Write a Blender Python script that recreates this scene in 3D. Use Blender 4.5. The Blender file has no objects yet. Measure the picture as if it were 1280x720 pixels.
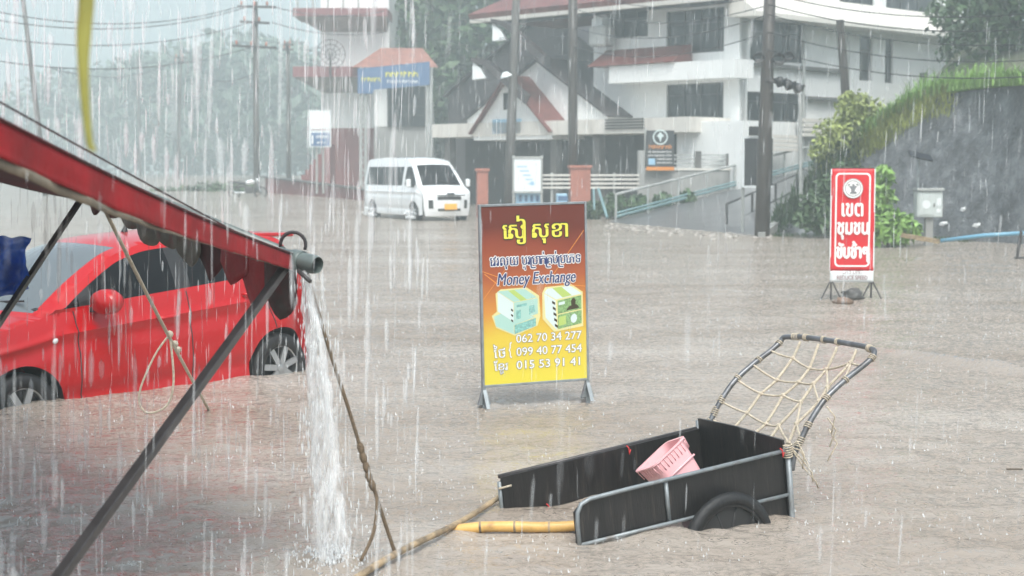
import bpy, bmesh, math, random
import numpy as np
from mathutils import Vector, Matrix, noise as mnoise
random.seed(7); rng = np.random.default_rng(7)
R = math.radians; PI = math.pi
scene = bpy.context.scene; COL = scene.collection

# ------------------------------------------------------------------ camera
F = 2000.0; H = 1.75; PITCH = math.atan(148 / F)
cd = bpy.data.cameras.new('camera'); cam = bpy.data.objects.new('camera', cd); COL.objects.link(cam)
cam.location = (0, 0, H); cam.rotation_euler = (PI / 2 - PITCH, 0, 0)
cd.sensor_width = 36; cd.lens = F / 1280 * 36; cd.clip_start = 0.05; cd.clip_end = 3000
cd.dof.use_dof = True; cd.dof.focus_distance = 9.6; cd.dof.aperture_fstop = 3.8
scene.camera = cam
# ------------------------------------------------------------------ sky and sun (overcast)
SUN_EL, SUN_AZ = R(58), R(172)
w = bpy.data.worlds.new('World'); scene.world = w; w.use_nodes = True
nt = w.node_tree; bgn = nt.nodes['Background']
sk = nt.nodes.new('ShaderNodeTexSky'); sk.sky_type = 'NISHITA'; sk.sun_disc = False
sk.sun_elevation = SUN_EL; sk.sun_rotation = SUN_AZ; sk.air_density = 1.0; sk.dust_density = 6.0; sk.ozone_density = 1.0
hs = nt.nodes.new('ShaderNodeHueSaturation'); hs.inputs['Saturation'].default_value = 0.5
nt.links.new(sk.outputs[0], hs.inputs['Color']); tn = nt.nodes.new('ShaderNodeMix'); tn.data_type = 'RGBA'; tn.blend_type = 'MULTIPLY'; tn.inputs['Factor'].default_value = 1; tn.inputs['B'].default_value = (.92, .985, 1.0, 1)
nt.links.new(hs.outputs[0], tn.inputs['A']); nt.links.new(tn.outputs['Result'], bgn.inputs['Color'])
bgn.inputs['Strength'].default_value = 0.15
sd = bpy.data.lights.new('sun', 'SUN'); sun = bpy.data.objects.new('sun', sd); COL.objects.link(sun)
sd.energy = 0.8; sd.angle = R(30); sd.color = (1, .97, .93)
sdir = Vector((math.sin(SUN_AZ) * math.cos(SUN_EL), math.cos(SUN_AZ) * math.cos(SUN_EL), math.sin(SUN_EL)))
sun.rotation_euler = sdir.to_track_quat('Z', 'Y').to_euler(); sun.location = (0, 0, 60)
vs = scene.view_settings; vs.view_transform = 'Standard'; vs.look = 'None'; vs.gamma = 1; vs.use_curve_mapping = False
vs.exposure = 0.9
cy = scene.cycles
cy.max_bounces = 10; cy.transparent_max_bounces = 40; cy.volume_bounces = 1; cy.diffuse_bounces = 3
cy.glossy_bounces = 3; cy.transmission_bounces = 6; cy.use_denoising = True
cy.sample_clamp_indirect = 6; cy.caustics_reflective = False; cy.caustics_refractive = False
HAZE_D = 0.0038

# ------------------------------------------------------------------ projection helpers (pixels of the 1280x720 photo)
CF = Vector((0, math.cos(PITCH), -math.sin(PITCH))); CU = Vector((0, math.sin(PITCH), math.cos(PITCH))); CR = Vector((1, 0, 0))
CP = Vector((0, 0, H))
def ray(px, py): return CF + CR * ((px - 640) / F) + CU * (-(py - 360) / F)
def at(px, py, Y):
    d = ray(px, py); return CP + d * (Y / d.y)
def gnd(px, py, z=0.0):
    d = ray(px, py); return CP + d * ((z - H) / d.z)
class Plane:                                  # a vertical facade plane
    def __init__(s, P0, d):
        s.P = Vector((P0[0], P0[1], 0)); s.d = Vector((d[0], d[1], 0)).normalized(); s.n = Vector((s.d.y, -s.d.x, 0))
        if s.n.y > 0: s.n = -s.n              # faces the viewer
    def sz(s, px, py, out=0.0):
        r = ray(px, py); P = s.P + s.n * out
        t = (P - CP).dot(s.n) / r.dot(s.n); q = CP + r * t
        return (q - P).dot(s.d), q.z
    def pt(s, a, z, out=0.0):
        q = s.P + s.d * a + s.n * out; return Vector((q.x, q.y, z))

# ------------------------------------------------------------------ mesh helpers
WM = {}
class MB:
    def __init__(s): s.v = []; s.f = []
    def add(s, vs_, fs_):
        o = len(s.v); s.v += [tuple(x) for x in vs_]; s.f += [tuple(i + o for i in f) for f in fs_]; return s
    def box(s, c, size, rot=0.0):
        hx, hy, hz = size[0] / 2, size[1] / 2, size[2] / 2
        M = rot if isinstance(rot, Matrix) else Matrix.Rotation(rot, 3, 'Z')
        c = Vector(c)
        p = [c + M @ Vector((x * hx, y * hy, z * hz)) for z in (-1, 1) for y in (-1, 1) for x in (-1, 1)]
        return s.add(p, [(0, 2, 3, 1), (4, 5, 7, 6), (0, 1, 5, 4), (2, 6, 7, 3), (0, 4, 6, 2), (1, 3, 7, 5)])
    def beam(s, a, b, wd, ht, up=(0, 0, 1)):
        a = Vector(a); b = Vector(b); d = b - a; L = d.length; d.normalize()
        u = Vector(up)
        if abs(d.dot(u)) > .98: u = Vector((0, 1, 0))
        x = d.cross(u).normalized(); z = x.cross(d)
        M = Matrix((x, d, z)).transposed()
        return s.box((a + b) / 2, (wd, L, ht), M)
    def tube(s, pts, r, n=8, caps=True):
        pts = [Vector(p) for p in pts]; m = len(pts)
        rr = r if isinstance(r, (list, tuple)) else [r] * m
        T = []
        for i in range(m):
            t = pts[min(i + 1, m - 1)] - pts[max(i - 1, 0)]
            T.append(t.normalized() if t.length > 1e-9 else Vector((0, 0, 1)))
        u = T[0].orthogonal().normalized(); vv = []; 
        for i in range(m):
            u = (u - T[i] * u.dot(T[i])); u = u.normalized() if u.length > 1e-6 else T[i].orthogonal().normalized()
            v2 = T[i].cross(u)
            for k in range(n):
                a = 2 * PI * k / n; vv.append(pts[i] + (u * math.cos(a) + v2 * math.sin(a)) * rr[i])
        fs = [(i * n + k, i * n + (k + 1) % n, (i + 1) * n + (k + 1) % n, (i + 1) * n + k) for i in range(m - 1) for k in range(n)]
        if caps: fs += [tuple(range(n))[::-1], tuple((m - 1) * n + k for k in range(n))]
        return s.add(vv, fs)
    def prism(s, poly, off):
        poly = [Vector(p) for p in poly]; n = len(poly); off = Vector(off)
        return s.add(poly + [p + off for p in poly], [tuple(range(n))[::-1], tuple(range(n, 2 * n))] + [(i, (i + 1) % n, n + (i + 1) % n, n + i) for i in range(n)])
    def lathe(s, prof, c, axis, n=24, closed=False):
        ax = Vector(axis).normalized(); u = ax.orthogonal().normalized(); v = ax.cross(u); c = Vector(c); m = len(prof)
        p = [c + ax * h + (u * math.cos(2 * PI * k / n) + v * math.sin(2 * PI * k / n)) * r for r, h in prof for k in range(n)]
        rows = range(m) if closed else range(m - 1)
        return s.add(p, [(i * n + k, i * n + (k + 1) % n, ((i + 1) % m) * n + (k + 1) % n, ((i + 1) % m) * n + k) for i in rows for k in range(n)])
    def grid(s, P):                            # P[i][j]
        a = len(P); b = len(P[0])
        return s.add([q for row in P for q in row], [(i * b + j, i * b + j + 1, (i + 1) * b + j + 1, (i + 1) * b + j) for i in range(a - 1) for j in range(b - 1)])
    def build(s, name, mat=None, parent=None, smooth=False, local=False, solid=0, bevel=0):
        me = bpy.data.meshes.new(name); v = s.v
        if parent is not None and not local:
            M = WM[parent.name].inverted(); v = [M @ Vector(x) for x in v]
        me.from_pydata([tuple(x) for x in v], [], s.f); me.update()
        if mat: me.materials.append(mat)
        if smooth: me.shade_smooth()
        o = bpy.data.objects.new(name, me); COL.objects.link(o)
        if parent is not None: o.parent = parent; WM[o.name] = WM[parent.name]
        else: WM[o.name] = Matrix.Identity(4)
        if solid:
            m = o.modifiers.new('solid', 'SOLIDIFY'); m.thickness = solid; m.offset = 0
        if bevel:
            m = o.modifiers.new('bevel', 'BEVEL'); m.width = bevel; m.segments = 2; m.limit_method = 'ANGLE'
        return o
def tag(o, label=None, cat=None, group=None, kind=None):
    if label: o['label'] = label
    if cat: o['category'] = cat
    if group: o['group'] = group
    if kind: o['kind'] = kind
    return o
def thing(name, label, cat, loc=(0, 0, 0), rz=0.0, group=None, M=None):
    o = bpy.data.objects.new(name, None); COL.objects.link(o)
    M = M if M is not None else Matrix.Translation(Vector(loc)) @ Matrix.Rotation(rz, 4, 'Z')
    o.matrix_world = M; WM[o.name] = M
    return tag(o, label, cat, group)
def copy_tree(o, parent=None):
    c = o.copy(); COL.objects.link(c)
    if parent is not None: c.parent = parent
    for ch in [x for x in bpy.data.objects if x.parent == o]: copy_tree(ch, c)
    return c
def lerp(a, b, t): return a + (b - a) * t
def sm(t): t = min(1, max(0, t)); return t * t * (3 - 2 * t)
def crom(P, n):
    P = [np.array(p, float) for p in P]; out = []
    for i in range(len(P) - 1):
        p0 = P[max(i - 1, 0)]; p1 = P[i]; p2 = P[i + 1]; p3 = P[min(i + 2, len(P) - 1)]
        for k in range(n):
            t = k / n
            out.append(.5 * ((2 * p1) + (-p0 + p2) * t + (2 * p0 - 5 * p1 + 4 * p2 - p3) * t * t + (-p0 + 3 * p1 - 3 * p2 + p3) * t ** 3))
    out.append(P[-1]); return out

# ------------------------------------------------------------------ materials
def mat(name, col, rough=.5, metal=0, var=0.0, vscale=3.0, bump=0.0, bscale=20.0, coat=0.0, spec=.5, alpha=1.0, stain=None, stretch=(1, 1, 1), trans=0.0, bdist=.02):
    m = bpy.data.materials.new(name); m.use_nodes = True; t = m.node_tree; b = t.nodes['Principled BSDF']
    b.inputs['Base Color'].default_value = (*col, 1); b.inputs['Roughness'].default_value = rough; b.inputs['Metallic'].default_value = metal
    b.inputs['Coat Weight'].default_value = coat; b.inputs['Coat Roughness'].default_value = .06
    b.inputs['Specular IOR Level'].default_value = spec; b.inputs['Alpha'].default_value = alpha
    b.inputs['Transmission Weight'].default_value = trans
    tc = t.nodes.new('ShaderNodeTexCoord'); mp = t.nodes.new('ShaderNodeMapping'); mp.inputs['Scale'].default_value = stretch
    t.links.new(tc.outputs['Object'], mp.inputs[0])
    last = None
    if var:
        n = t.nodes.new('ShaderNodeTexNoise'); n.inputs['Scale'].default_value = vscale; n.inputs['Detail'].default_value = 6; n.inputs['Roughness'].default_value = .62
        t.links.new(mp.outputs[0], n.inputs['Vector'])
        cr = t.nodes.new('ShaderNodeValToRGB'); cr.color_ramp.elements[0].position = .3; cr.color_ramp.elements[1].position = .7
        cr.color_ramp.elements[0].color = (*[max(0, c * (1 - var)) for c in col], 1); cr.color_ramp.elements[1].color = (*[min(1, c * (1 + var)) for c in col], 1)
        t.links.new(n.outputs[0], cr.inputs[0]); last = cr.outputs[0]
    if stain:                                   # (colour, scale, low, high)
        n2 = t.nodes.new('ShaderNodeTexNoise'); n2.inputs['Scale'].default_value = stain[1]; n2.inputs['Detail'].default_value = 8; n2.inputs['Roughness'].default_value = .65
        t.links.new(mp.outputs[0], n2.inputs['Vector'])
        rp = t.nodes.new('ShaderNodeMapRange'); rp.inputs[1].default_value = stain[2]; rp.inputs[2].default_value = stain[3]
        t.links.new(n2.outputs[0], rp.inputs[0])
        mx = t.nodes.new('ShaderNodeMix'); mx.data_type = 'RGBA'; mx.inputs['A'].default_value = (*col, 1); mx.inputs['B'].default_value = (*stain[0], 1)
        if last: t.links.new(last, mx.inputs['A'])
        t.links.new(rp.outputs[0], mx.inputs['Factor']); last = mx.outputs['Result']
    if last: t.links.new(last, b.inputs['Base Color'])
    if bump:
        n3 = t.nodes.new('ShaderNodeTexNoise'); n3.inputs['Scale'].default_value = bscale; n3.inputs['Detail'].default_value = 5
        t.links.new(mp.outputs[0], n3.inputs['Vector']); bp = t.nodes.new('ShaderNodeBump'); bp.inputs['Strength'].default_value = bump; bp.inputs['Distance'].default_value = bdist
        t.links.new(n3.outputs[0], bp.inputs['Height']); t.links.new(bp.outputs[0], b.inputs['Normal'])
    return m
M = {}
M['concrete'] = mat('concrete', (.30, .30, .29), .7, var=.25, vscale=1.5, stain=((.09, .09, .085), .8, .5, .75), bump=.3, bscale=12, stretch=(1, 1, .35))
M['white'] = mat('white_wall', (.78, .79, .78), .6, var=.05, vscale=.8, stain=((.45, .46, .44), .55, .6, .9), stretch=(1, 1, .3))
M['cream'] = mat('cream_band', (.66, .63, .58), .6, var=.08, vscale=.8, stain=((.33, .30, .27), .8, .52, .8), stretch=(1, 1, .3))
M['glass_dark'] = mat('dark_glass', (.02, .024, .028), .12, spec=.5)
M['void'] = mat('void_shade', (.022, .022, .024), .8, var=.5, vscale=.5)  # near-black colour standing in for shade in openings and under overhangs
M['frame_alu'] = mat('window_frame', (.035, .036, .038), .4)
M['rooftile'] = mat('red_roof_tile', (.17, .05, .042), .55, var=.3, vscale=2.5, stain=((.08, .035, .032), 1.2, .45, .75), bump=.6, bscale=9)
M['rooftile_dark'] = mat('dark_roof_tile', (.042, .036, .038), .55, var=.3, vscale=2.5, bump=.6, bscale=9)
M['roof_orange'] = mat('orange_roof', (.29, .13, .10), .55, var=.25, vscale=2)
M['redwall'] = mat('red_painted_wall', (.20, .06, .06), .6, var=.2, vscale=1)
M['redtrim'] = mat('red_trim', (.22, .085, .09), .6, var=.15, vscale=1)
M['brick'] = mat('terracotta_tile', (.36, .13, .09), .6, var=.2, vscale=3, bump=.3, bscale=8)
M['pole'] = mat('pole_concrete', (.11, .105, .10), .7, var=.25, vscale=2, stretch=(1, 1, .3), stain=((.07, .065, .06), 1.3, .45, .7))
M['wetpole'] = mat('wet_pole', (.05, .042, .037), .45, var=.3, vscale=2, stretch=(1, 1, .3))
M['cable'] = mat('black_cable', (.02, .02, .022), .5)
M['steel'] = mat('galvanised_steel', (.25, .275, .29), .5, metal=.45, var=.2, vscale=14, stain=((.16, .13, .11), 9, .55, .75))
M['steel_dark'] = mat('dark_wet_steel', (.055, .05, .05), .4, metal=.2, var=.3, vscale=9)
M['rail'] = mat('painted_rail', (.36, .37, .36), .5, var=.2, vscale=3)
M['teal'] = mat('blue_green_pipe', (.16, .27, .29), .4, var=.15, vscale=2)
M['carred'] = mat('red_car_paint', (.43, .003, .006), .3, coat=.55, spec=.2)
M['carwhite'] = mat('white_car_paint', (.80, .81, .82), .25, coat=1.0)
M['carglass'] = mat('tinted_car_glass', (.004, .005, .006), .05, spec=.25)
M['carglass_clear'] = mat('windshield_glass', (.12, .14, .15), .05, spec=.8)
M['blackplastic'] = mat('black_plastic', (.018, .018, .019), .45)
M['rubber'] = mat('tyre_rubber', (.009, .009, .010), .6, bump=.2, bscale=40)
M['alloy'] = mat('silver_wheel', (.42, .43, .44), .3, metal=.7)  # silver dimmed in its colour for the shade inside the wheel arches
M['chrome'] = mat('chrome', (.6, .61, .62), .12, metal=1)
M['lamp'] = mat('lamp_lens', (.75, .77, .78), .1, coat=1)
M['redlamp'] = mat('tail_lamp', (.45, .01, .01), .12, coat=1)
M['plate_orange'] = mat('orange_plate', (.85, .42, .05), .4)
M['foliage'] = mat('foliage', (.05, .095, .035), .55, var=.55, vscale=1.2)
M['foliage_light'] = mat('light_foliage', (.27, .32, .09), .55, var=.5, vscale=2.2)
M['foliage_far'] = mat('far_foliage', (.075, .115, .08), .6, var=.5, vscale=.35)
M['grass'] = mat('grass_blades', (.20, .35, .08), .55, var=.4, vscale=1.3)
M['grass_yellow'] = mat('yellow_grass_blades', (.34, .38, .10), .55, var=.4, vscale=1.6)
M['bark'] = mat('bark', (.10, .08, .06), .8, var=.3, vscale=4, bump=.5, bscale=15)
M['soil'] = mat('hill_soil', (.075, .08, .045), .85, var=.4, vscale=.6, bump=.6, bscale=2)
M['mud'] = mat('muddy_ground', (.16, .13, .10), .8, var=.2, vscale=1)
M['asphalt'] = mat('wet_ramp_asphalt', (.12, .12, .125), .3, var=.25, vscale=1.2, bump=.2, bscale=20)
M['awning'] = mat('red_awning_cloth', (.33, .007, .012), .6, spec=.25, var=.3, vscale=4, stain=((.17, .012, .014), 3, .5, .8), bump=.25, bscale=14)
M['awning_dark'] = mat('maroon_awning_shaded', (.075, .008, .010), .7, spec=.2, var=.4, vscale=5, stain=((.05, .04, .035), 4, .45, .7))  # awning cloth with the underside's shade put into its colour
M['valance_grey'] = mat('mildewed_grey_cloth', (.13, .115, .095), .65, var=.4, vscale=9, stain=((.17, .03, .03), 5, .5, .7))
M['hem'] = mat('beige_hem', (.19, .155, .11), .65, var=.35, vscale=9)
M['pvc'] = mat('grey_pipe', (.10, .125, .12), .35, var=.3, vscale=10)
M['rope'] = mat('beige_rope', (.58, .50, .39), .75, var=.3, vscale=60, bump=.6, bscale=220)
M['rope_dark'] = mat('brown_wet_rope', (.16, .11, .065), .6, var=.3, vscale=60, bump=.6, bscale=200)
M['tarp'] = mat('blue_tarpaulin', (.016, .10, .50), .35, var=.35, vscale=9, bump=.3, bscale=24)
M['strap'] = mat('yellow_green_strap', (.25, .24, .05), .5, var=.25, vscale=8)
M['plywood'] = mat('black_wet_plywood', (.012, .0105, .0105), .42, var=.5, vscale=8, stretch=(6, 6, .5), stain=((.075, .062, .052), 7, .56, .82), bump=.12, bscale=30)
M['bamboo'] = mat('yellow_bamboo', (.60, .36, .11), .38, var=.25, vscale=10, stain=((.20, .09, .03), 7, .6, .8))
M['bamboo_old'] = mat('weathered_bamboo', (.34, .25, .15), .55, var=.4, vscale=14, stain=((.08, .06, .045), 8, .5, .7))
M['pink'] = mat('pink_plastic', (.80, .43, .45), .38, var=.07, vscale=6, stain=((.55, .25, .26), 9, .6, .85))
M['redtie'] = mat('red_plastic_tie', (.62, .04, .04), .4)
M['rock'] = mat('wet_rock', (.07, .068, .065), .45, var=.4, vscale=9, bump=.8, bscale=18)
M['rock_brown'] = mat('brown_rock', (.18, .12, .085), .6, var=.4, vscale=9, bump=.8, bscale=18)
M['paper'] = mat('white_scrap', (.72, .73, .74), .6)
M['grey_cabinet'] = mat('grey_cabinet', (.50, .54, .53), .45, var=.07, vscale=5)
M['solar'] = mat('solar_cell', (.015, .017, .022), .5, spec=.2)
M['bluepipe'] = mat('blue_plastic_pipe', (.14, .33, .46), .35)
M['sign_white'] = mat('sign_white', (.72, .75, .76), .4)
M['sign_blue'] = mat('sign_blue', (.08, .15, .28), .4)
M['sign_bluelight'] = mat('sign_pale_blue', (.32, .52, .68), .4)
M['banner_red'] = mat('red_vinyl', (.60, .014, .022), .45, bump=.25, bscale=5)
M['banner_dark'] = mat('dark_banner', (.035, .037, .04), .4)
M['orange'] = mat('orange_print', (.70, .26, .05), .45)
M['ink_yellow'] = mat('yellow_lettering', (.72, .66, .08), .4)
M['ink_dark'] = mat('dark_outline', (.04, .03, .01), .45)
M['ink_navy'] = mat('navy_lettering', (.02, .035, .13), .45)
M['ink_white'] = mat('white_lettering', (.80, .80, .78), .45)
M['ink_grey'] = mat('grey_print', (.20, .21, .22), .45)
M['note_mint'] = mat('pale_mint_print', (.36, .56, .49), .4)
M['note_pale'] = mat('pale_paper_print', (.58, .67, .66), .4)
M['note_green'] = mat('green_note_print', (.20, .34, .14), .4, var=.5, vscale=60)
M['note_lime'] = mat('lime_band_print', (.40, .52, .14), .4)
M['note_glow'] = mat('yellow_halo_print', (.66, .60, .28), .4)
M['note_teal'] = mat('teal_note_print', (.20, .42, .38), .4, var=.4, vscale=60)
M['water_foam'] = mat('churned_foam', (.40, .365, .33), .5, var=.15, vscale=6, bump=.8, bscale=25)

def rain_material(name, alpha):
    m = bpy.data.materials.new(name); m.use_nodes = True; t = m.node_tree; b = t.nodes['Principled BSDF']
    b.inputs['Base Color'].default_value = (.92, .95, .97, 1); b.inputs['Roughness'].default_value = .3; b.inputs['Alpha'].default_value = alpha
    return m
M['rain'] = rain_material('rain_drop_water', .16); M['splash'] = rain_material('splash_water', .42)
def stream_material():
    m = bpy.data.materials.new('falling_white_water'); m.use_nodes = True; t = m.node_tree; b = t.nodes['Principled BSDF']
    b.inputs['Base Color'].default_value = (.93, .94, .95, 1); b.inputs['Roughness'].default_value = .2; b.inputs['IOR'].default_value = 1.33
    tc = t.nodes.new('ShaderNodeTexCoord'); mp = t.nodes.new('ShaderNodeMapping'); mp.inputs['Scale'].default_value = (34, 34, 3.2); t.links.new(tc.outputs['Object'], mp.inputs[0])
    n = t.nodes.new('ShaderNodeTexNoise'); n.inputs['Scale'].default_value = 1; n.inputs['Detail'].default_value = 5; t.links.new(mp.outputs[0], n.inputs['Vector'])
    r = t.nodes.new('ShaderNodeMapRange'); r.inputs[1].default_value = .42; r.inputs[2].default_value = .72; r.inputs[3].default_value = .02; r.inputs[4].default_value = .46
    t.links.new(n.outputs[0], r.inputs[0]); t.links.new(r.outputs[0], b.inputs['Alpha'])
    bp = t.nodes.new('ShaderNodeBump'); bp.inputs['Strength'].default_value = .7; bp.inputs['Distance'].default_value = .02
    t.links.new(n.outputs[0], bp.inputs['Height']); t.links.new(bp.outputs[0], b.inputs['Normal'])
    return m
M['stream'] = stream_material()
def water_material():
    """mud scatters light from below the surface (a diffuse body that ignores ripples); the rippled surface on top only reflects"""
    m = bpy.data.materials.new('muddy_flood_water'); m.use_nodes = True; t = m.node_tree; L = t.links.new
    t.nodes.remove(t.nodes['Principled BSDF']); out = t.nodes['Material Output']
    df = t.nodes.new('ShaderNodeBsdfDiffuse'); gl = t.nodes.new('ShaderNodeBsdfGlossy'); gl.inputs['Roughness'].default_value = .07; fr = t.nodes.new('ShaderNodeFresnel'); fr.inputs['IOR'].default_value = 1.36
    ms = t.nodes.new('ShaderNodeMixShader'); L(fr.outputs[0], ms.inputs[0]); L(df.outputs[0], ms.inputs[1]); L(gl.outputs[0], ms.inputs[2]); L(ms.outputs[0], out.inputs['Surface'])
    g = t.nodes.new('ShaderNodeNewGeometry')
    def math_(op, a, b=None):
        n = t.nodes.new('ShaderNodeMath'); n.operation = op
        for k, x in enumerate((a, b)):
            if x is None: continue
            if isinstance(x, (int, float)): n.inputs[k].default_value = x
            else: L(x, n.inputs[k])
        return n.outputs[0]
    def nz(sc, det=4, st=(1, 1, 1), rg=.55):
        mp = t.nodes.new('ShaderNodeMapping'); mp.inputs['Scale'].default_value = st; L(g.outputs['Position'], mp.inputs[0])
        n = t.nodes.new('ShaderNodeTexNoise'); n.inputs['Scale'].default_value = sc; n.inputs['Detail'].default_value = det; n.inputs['Roughness'].default_value = rg; L(mp.outputs[0], n.inputs['Vector']); return n.outputs[0]
    cr = t.nodes.new('ShaderNodeValToRGB'); e = cr.color_ramp.elements
    e[0].position = .36; e[0].color = (.285, .232, .186, 1); e[1].position = .66; e[1].color = (.415, .368, .322, 1)
    L(nz(.30, 8, (.7, 1.7, 1), .66), cr.inputs[0]); L(cr.outputs[0], df.inputs['Color'])
    up_ = t.nodes.new('ShaderNodeCombineXYZ'); up_.inputs[2].default_value = 1; L(up_.outputs[0], df.inputs['Normal'])
    prev = None
    def bump(h, dist, strg):
        nonlocal prev
        bp = t.nodes.new('ShaderNodeBump'); bp.inputs['Distance'].default_value = dist; bp.inputs['Strength'].default_value = strg; L(h, bp.inputs['Height'])
        if prev: L(prev, bp.inputs['Normal'])
        prev = bp.outputs[0]
    bump(nz(2.4, 4, (1, 1.5, 1)), .05, .3); bump(nz(9, 4, (1, 1.3, 1)), .03, .5); bump(nz(34, 3), .010, .5)
    for sc, k, rad in ((5.0, 62, .26), (9.0, 58, .30), (15.0, 50, .34)):   # rings where single drops have landed
        v = t.nodes.new('ShaderNodeTexVoronoi'); v.inputs['Scale'].default_value = sc; v.inputs['Randomness'].default_value = 1; v.voronoi_dimensions = '2D'; L(g.outputs['Position'], v.inputs['Vector'])
        fade = t.nodes.new('ShaderNodeMapRange'); fade.interpolation_type = 'SMOOTHSTEP'; fade.inputs[1].default_value = rad; fade.inputs[2].default_value = rad * .3; L(v.outputs['Distance'], fade.inputs[0])
        bump(math_('MULTIPLY', math_('SINE', math_('MULTIPLY', v.outputs['Distance'], k)), fade.outputs[0]), .05 / sc, .55)
    L(prev, gl.inputs['Normal']); L(prev, fr.inputs['Normal'])
    return m
M['water'] = water_material()
def slope_material():
    m = bpy.data.materials.new('weathered_rock_face'); m.use_nodes = True; t = m.node_tree; b = t.nodes['Principled BSDF']; L = t.links.new; b.inputs['Roughness'].default_value = .5
    tc = t.nodes.new('ShaderNodeTexCoord')
    def nz(sc, det, st, rg=.65):
        mp = t.nodes.new('ShaderNodeMapping'); mp.inputs['Scale'].default_value = st; L(tc.outputs['Object'], mp.inputs[0])
        n = t.nodes.new('ShaderNodeTexNoise'); n.inputs['Scale'].default_value = sc; n.inputs['Detail'].default_value = det; n.inputs['Roughness'].default_value = rg; L(mp.outputs[0], n.inputs['Vector']); return n.outputs[0]
    cr = t.nodes.new('ShaderNodeValToRGB'); e = cr.color_ramp.elements; e[0].position = .33; e[0].color = (.036, .039, .042, 1); e[1].position = .70; e[1].color = (.27, .285, .30, 1); x = e.new(.52); x.color = (.12, .128, .138, 1)
    L(nz(1.7, 12, (1, 1, 1), .74), cr.inputs[0])
    mr = t.nodes.new('ShaderNodeMapRange'); mr.inputs[1].default_value = .52; mr.inputs[2].default_value = .70; L(nz(.55, 6, (1.5, .1, .16), .6), mr.inputs[0])
    ml = t.nodes.new('ShaderNodeMath'); ml.operation = 'MULTIPLY'; L(mr.outputs[0], ml.inputs[0]); L(nz(3.0, 5, (1, 1, .5)), ml.inputs[1])
    mx = t.nodes.new('ShaderNodeMix'); mx.data_type = 'RGBA'; mx.inputs['B'].default_value = (.40, .43, .45, 1); L(cr.outputs[0], mx.inputs['A']); L(ml.outputs[0], mx.inputs['Factor']); L(mx.outputs['Result'], b.inputs['Base Color'])
    bp = t.nodes.new('ShaderNodeBump'); bp.inputs['Strength'].default_value = 1; bp.inputs['Distance'].default_value = .14; L(nz(4, 9, (1, 1, 1), .7), bp.inputs['Height']); L(bp.outputs[0], b.inputs['Normal'])
    return m
M['slope'] = slope_material()

# ------------------------------------------------------------------ text
def text_mesh(s, size=1.0, offset=0.0, shear=0.0):
    c = bpy.data.curves.new('lettering_tmp', 'FONT'); c.body = s; c.size = size; c.offset = offset; c.shear = shear; c.resolution_u = 3
    o = bpy.data.objects.new('lettering_tmp', c); COL.objects.link(o); bpy.context.view_layer.update()
    me = bpy.data.meshes.new_from_object(o.evaluated_get(bpy.context.evaluated_depsgraph_get()))
    v = [tuple(p.co) for p in me.vertices]; f = [tuple(p.vertices) for p in me.polygons]
    bpy.data.meshes.remove(me); bpy.data.objects.remove(o); bpy.data.curves.remove(c)
    return v, f
def no_dots(v, f, lim=.12):                     # drop the dotted placeholder circle of a combining vowel
    par = list(range(len(v)))
    def fd(i):
        while par[i] != i: par[i] = par[par[i]]; i = par[i]
        return i
    for q in f:
        for k in q[1:]: par[fd(k)] = fd(q[0])
    isl = {}
    for i, p in enumerate(v): isl.setdefault(fd(i), []).append(p)
    bad = {k for k, ps in isl.items() if max(p[0] for p in ps) - min(p[0] for p in ps) < lim and max(p[1] for p in ps) - min(p[1] for p in ps) < lim}
    return v, [q for q in f if fd(q[0]) not in bad]
def pieces(items, offset=0.0, lay=0.0):
    """items: strings, ('sub_ro', base), ('sub', base, small) or ('around', vowel, base); laid out with the plain letters' widths, drawn with the given offset"""
    V, Fc, x = [], [], 0.0
    def put(v, f, dx, dy=0, s=1.0):
        o = len(V); V.extend([(p[0] * s + dx, p[1] * s + dy) for p in v]); Fc.extend([tuple(i + o for i in q) for q in f])
    def span(t, clean=False):
        v, f = text_mesh(t, 1, lay)
        if clean: v, f = no_dots(v, f)
        u = [v[i][0] for q in f for i in q]; return min(u), max(u)
    for it in items:
        if it == ' ': x += .28; continue
        if isinstance(it, str):
            a, b = span(it); put(*text_mesh(it, 1, offset), x - a); x += b - a + .05
        elif it[0] == 'sub_ro':
            a, b = span(it[1]); wv = b - a; t = .045 + offset; pts = [(.04, .52), (.04, -.16), (.10, -.22), (.45, -.22)]
            for i in range(len(pts) - 1):
                (x0, y0), (x1, y1) = pts[i], pts[i + 1]; d = math.hypot(x1 - x0, y1 - y0); nx, ny = -(y1 - y0) / d * t, (x1 - x0) / d * t; ex, ey = (x1 - x0) / d * offset, (y1 - y0) / d * offset
                put([(x0 + nx - ex, y0 + ny - ey), (x0 - nx - ex, y0 - ny - ey), (x1 - nx + ex, y1 - ny + ey), (x1 + nx + ex, y1 + ny + ey)], [(0, 1, 2, 3)], x)
            put(*text_mesh(it[1], 1, offset), x + .15 - a); x += wv + .2
        elif it[0] == 'sub':
            a, b = span(it[1]); put(*text_mesh(it[1], 1, offset), x - a); a2, b2 = span(it[2]); put(*text_mesh(it[2], 1, offset * 1.6), x - a2 * .5 + (b - a) * .25, -.36, .5); x += b - a + .05
        elif it[0] == 'around':
            a, b = span(it[1], True); put(*no_dots(*text_mesh(it[1], 1, offset)), x - a); a2, b2 = span(it[2]); put(*text_mesh(it[2], 1, offset), x + .27 - a2); x += b - a + .05
    used = sorted({i for q in Fc for i in q}); mp = {j: i for i, j in enumerate(used)}
    return [V[j] for j in used], [tuple(mp[i] for i in q) for q in Fc]
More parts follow.
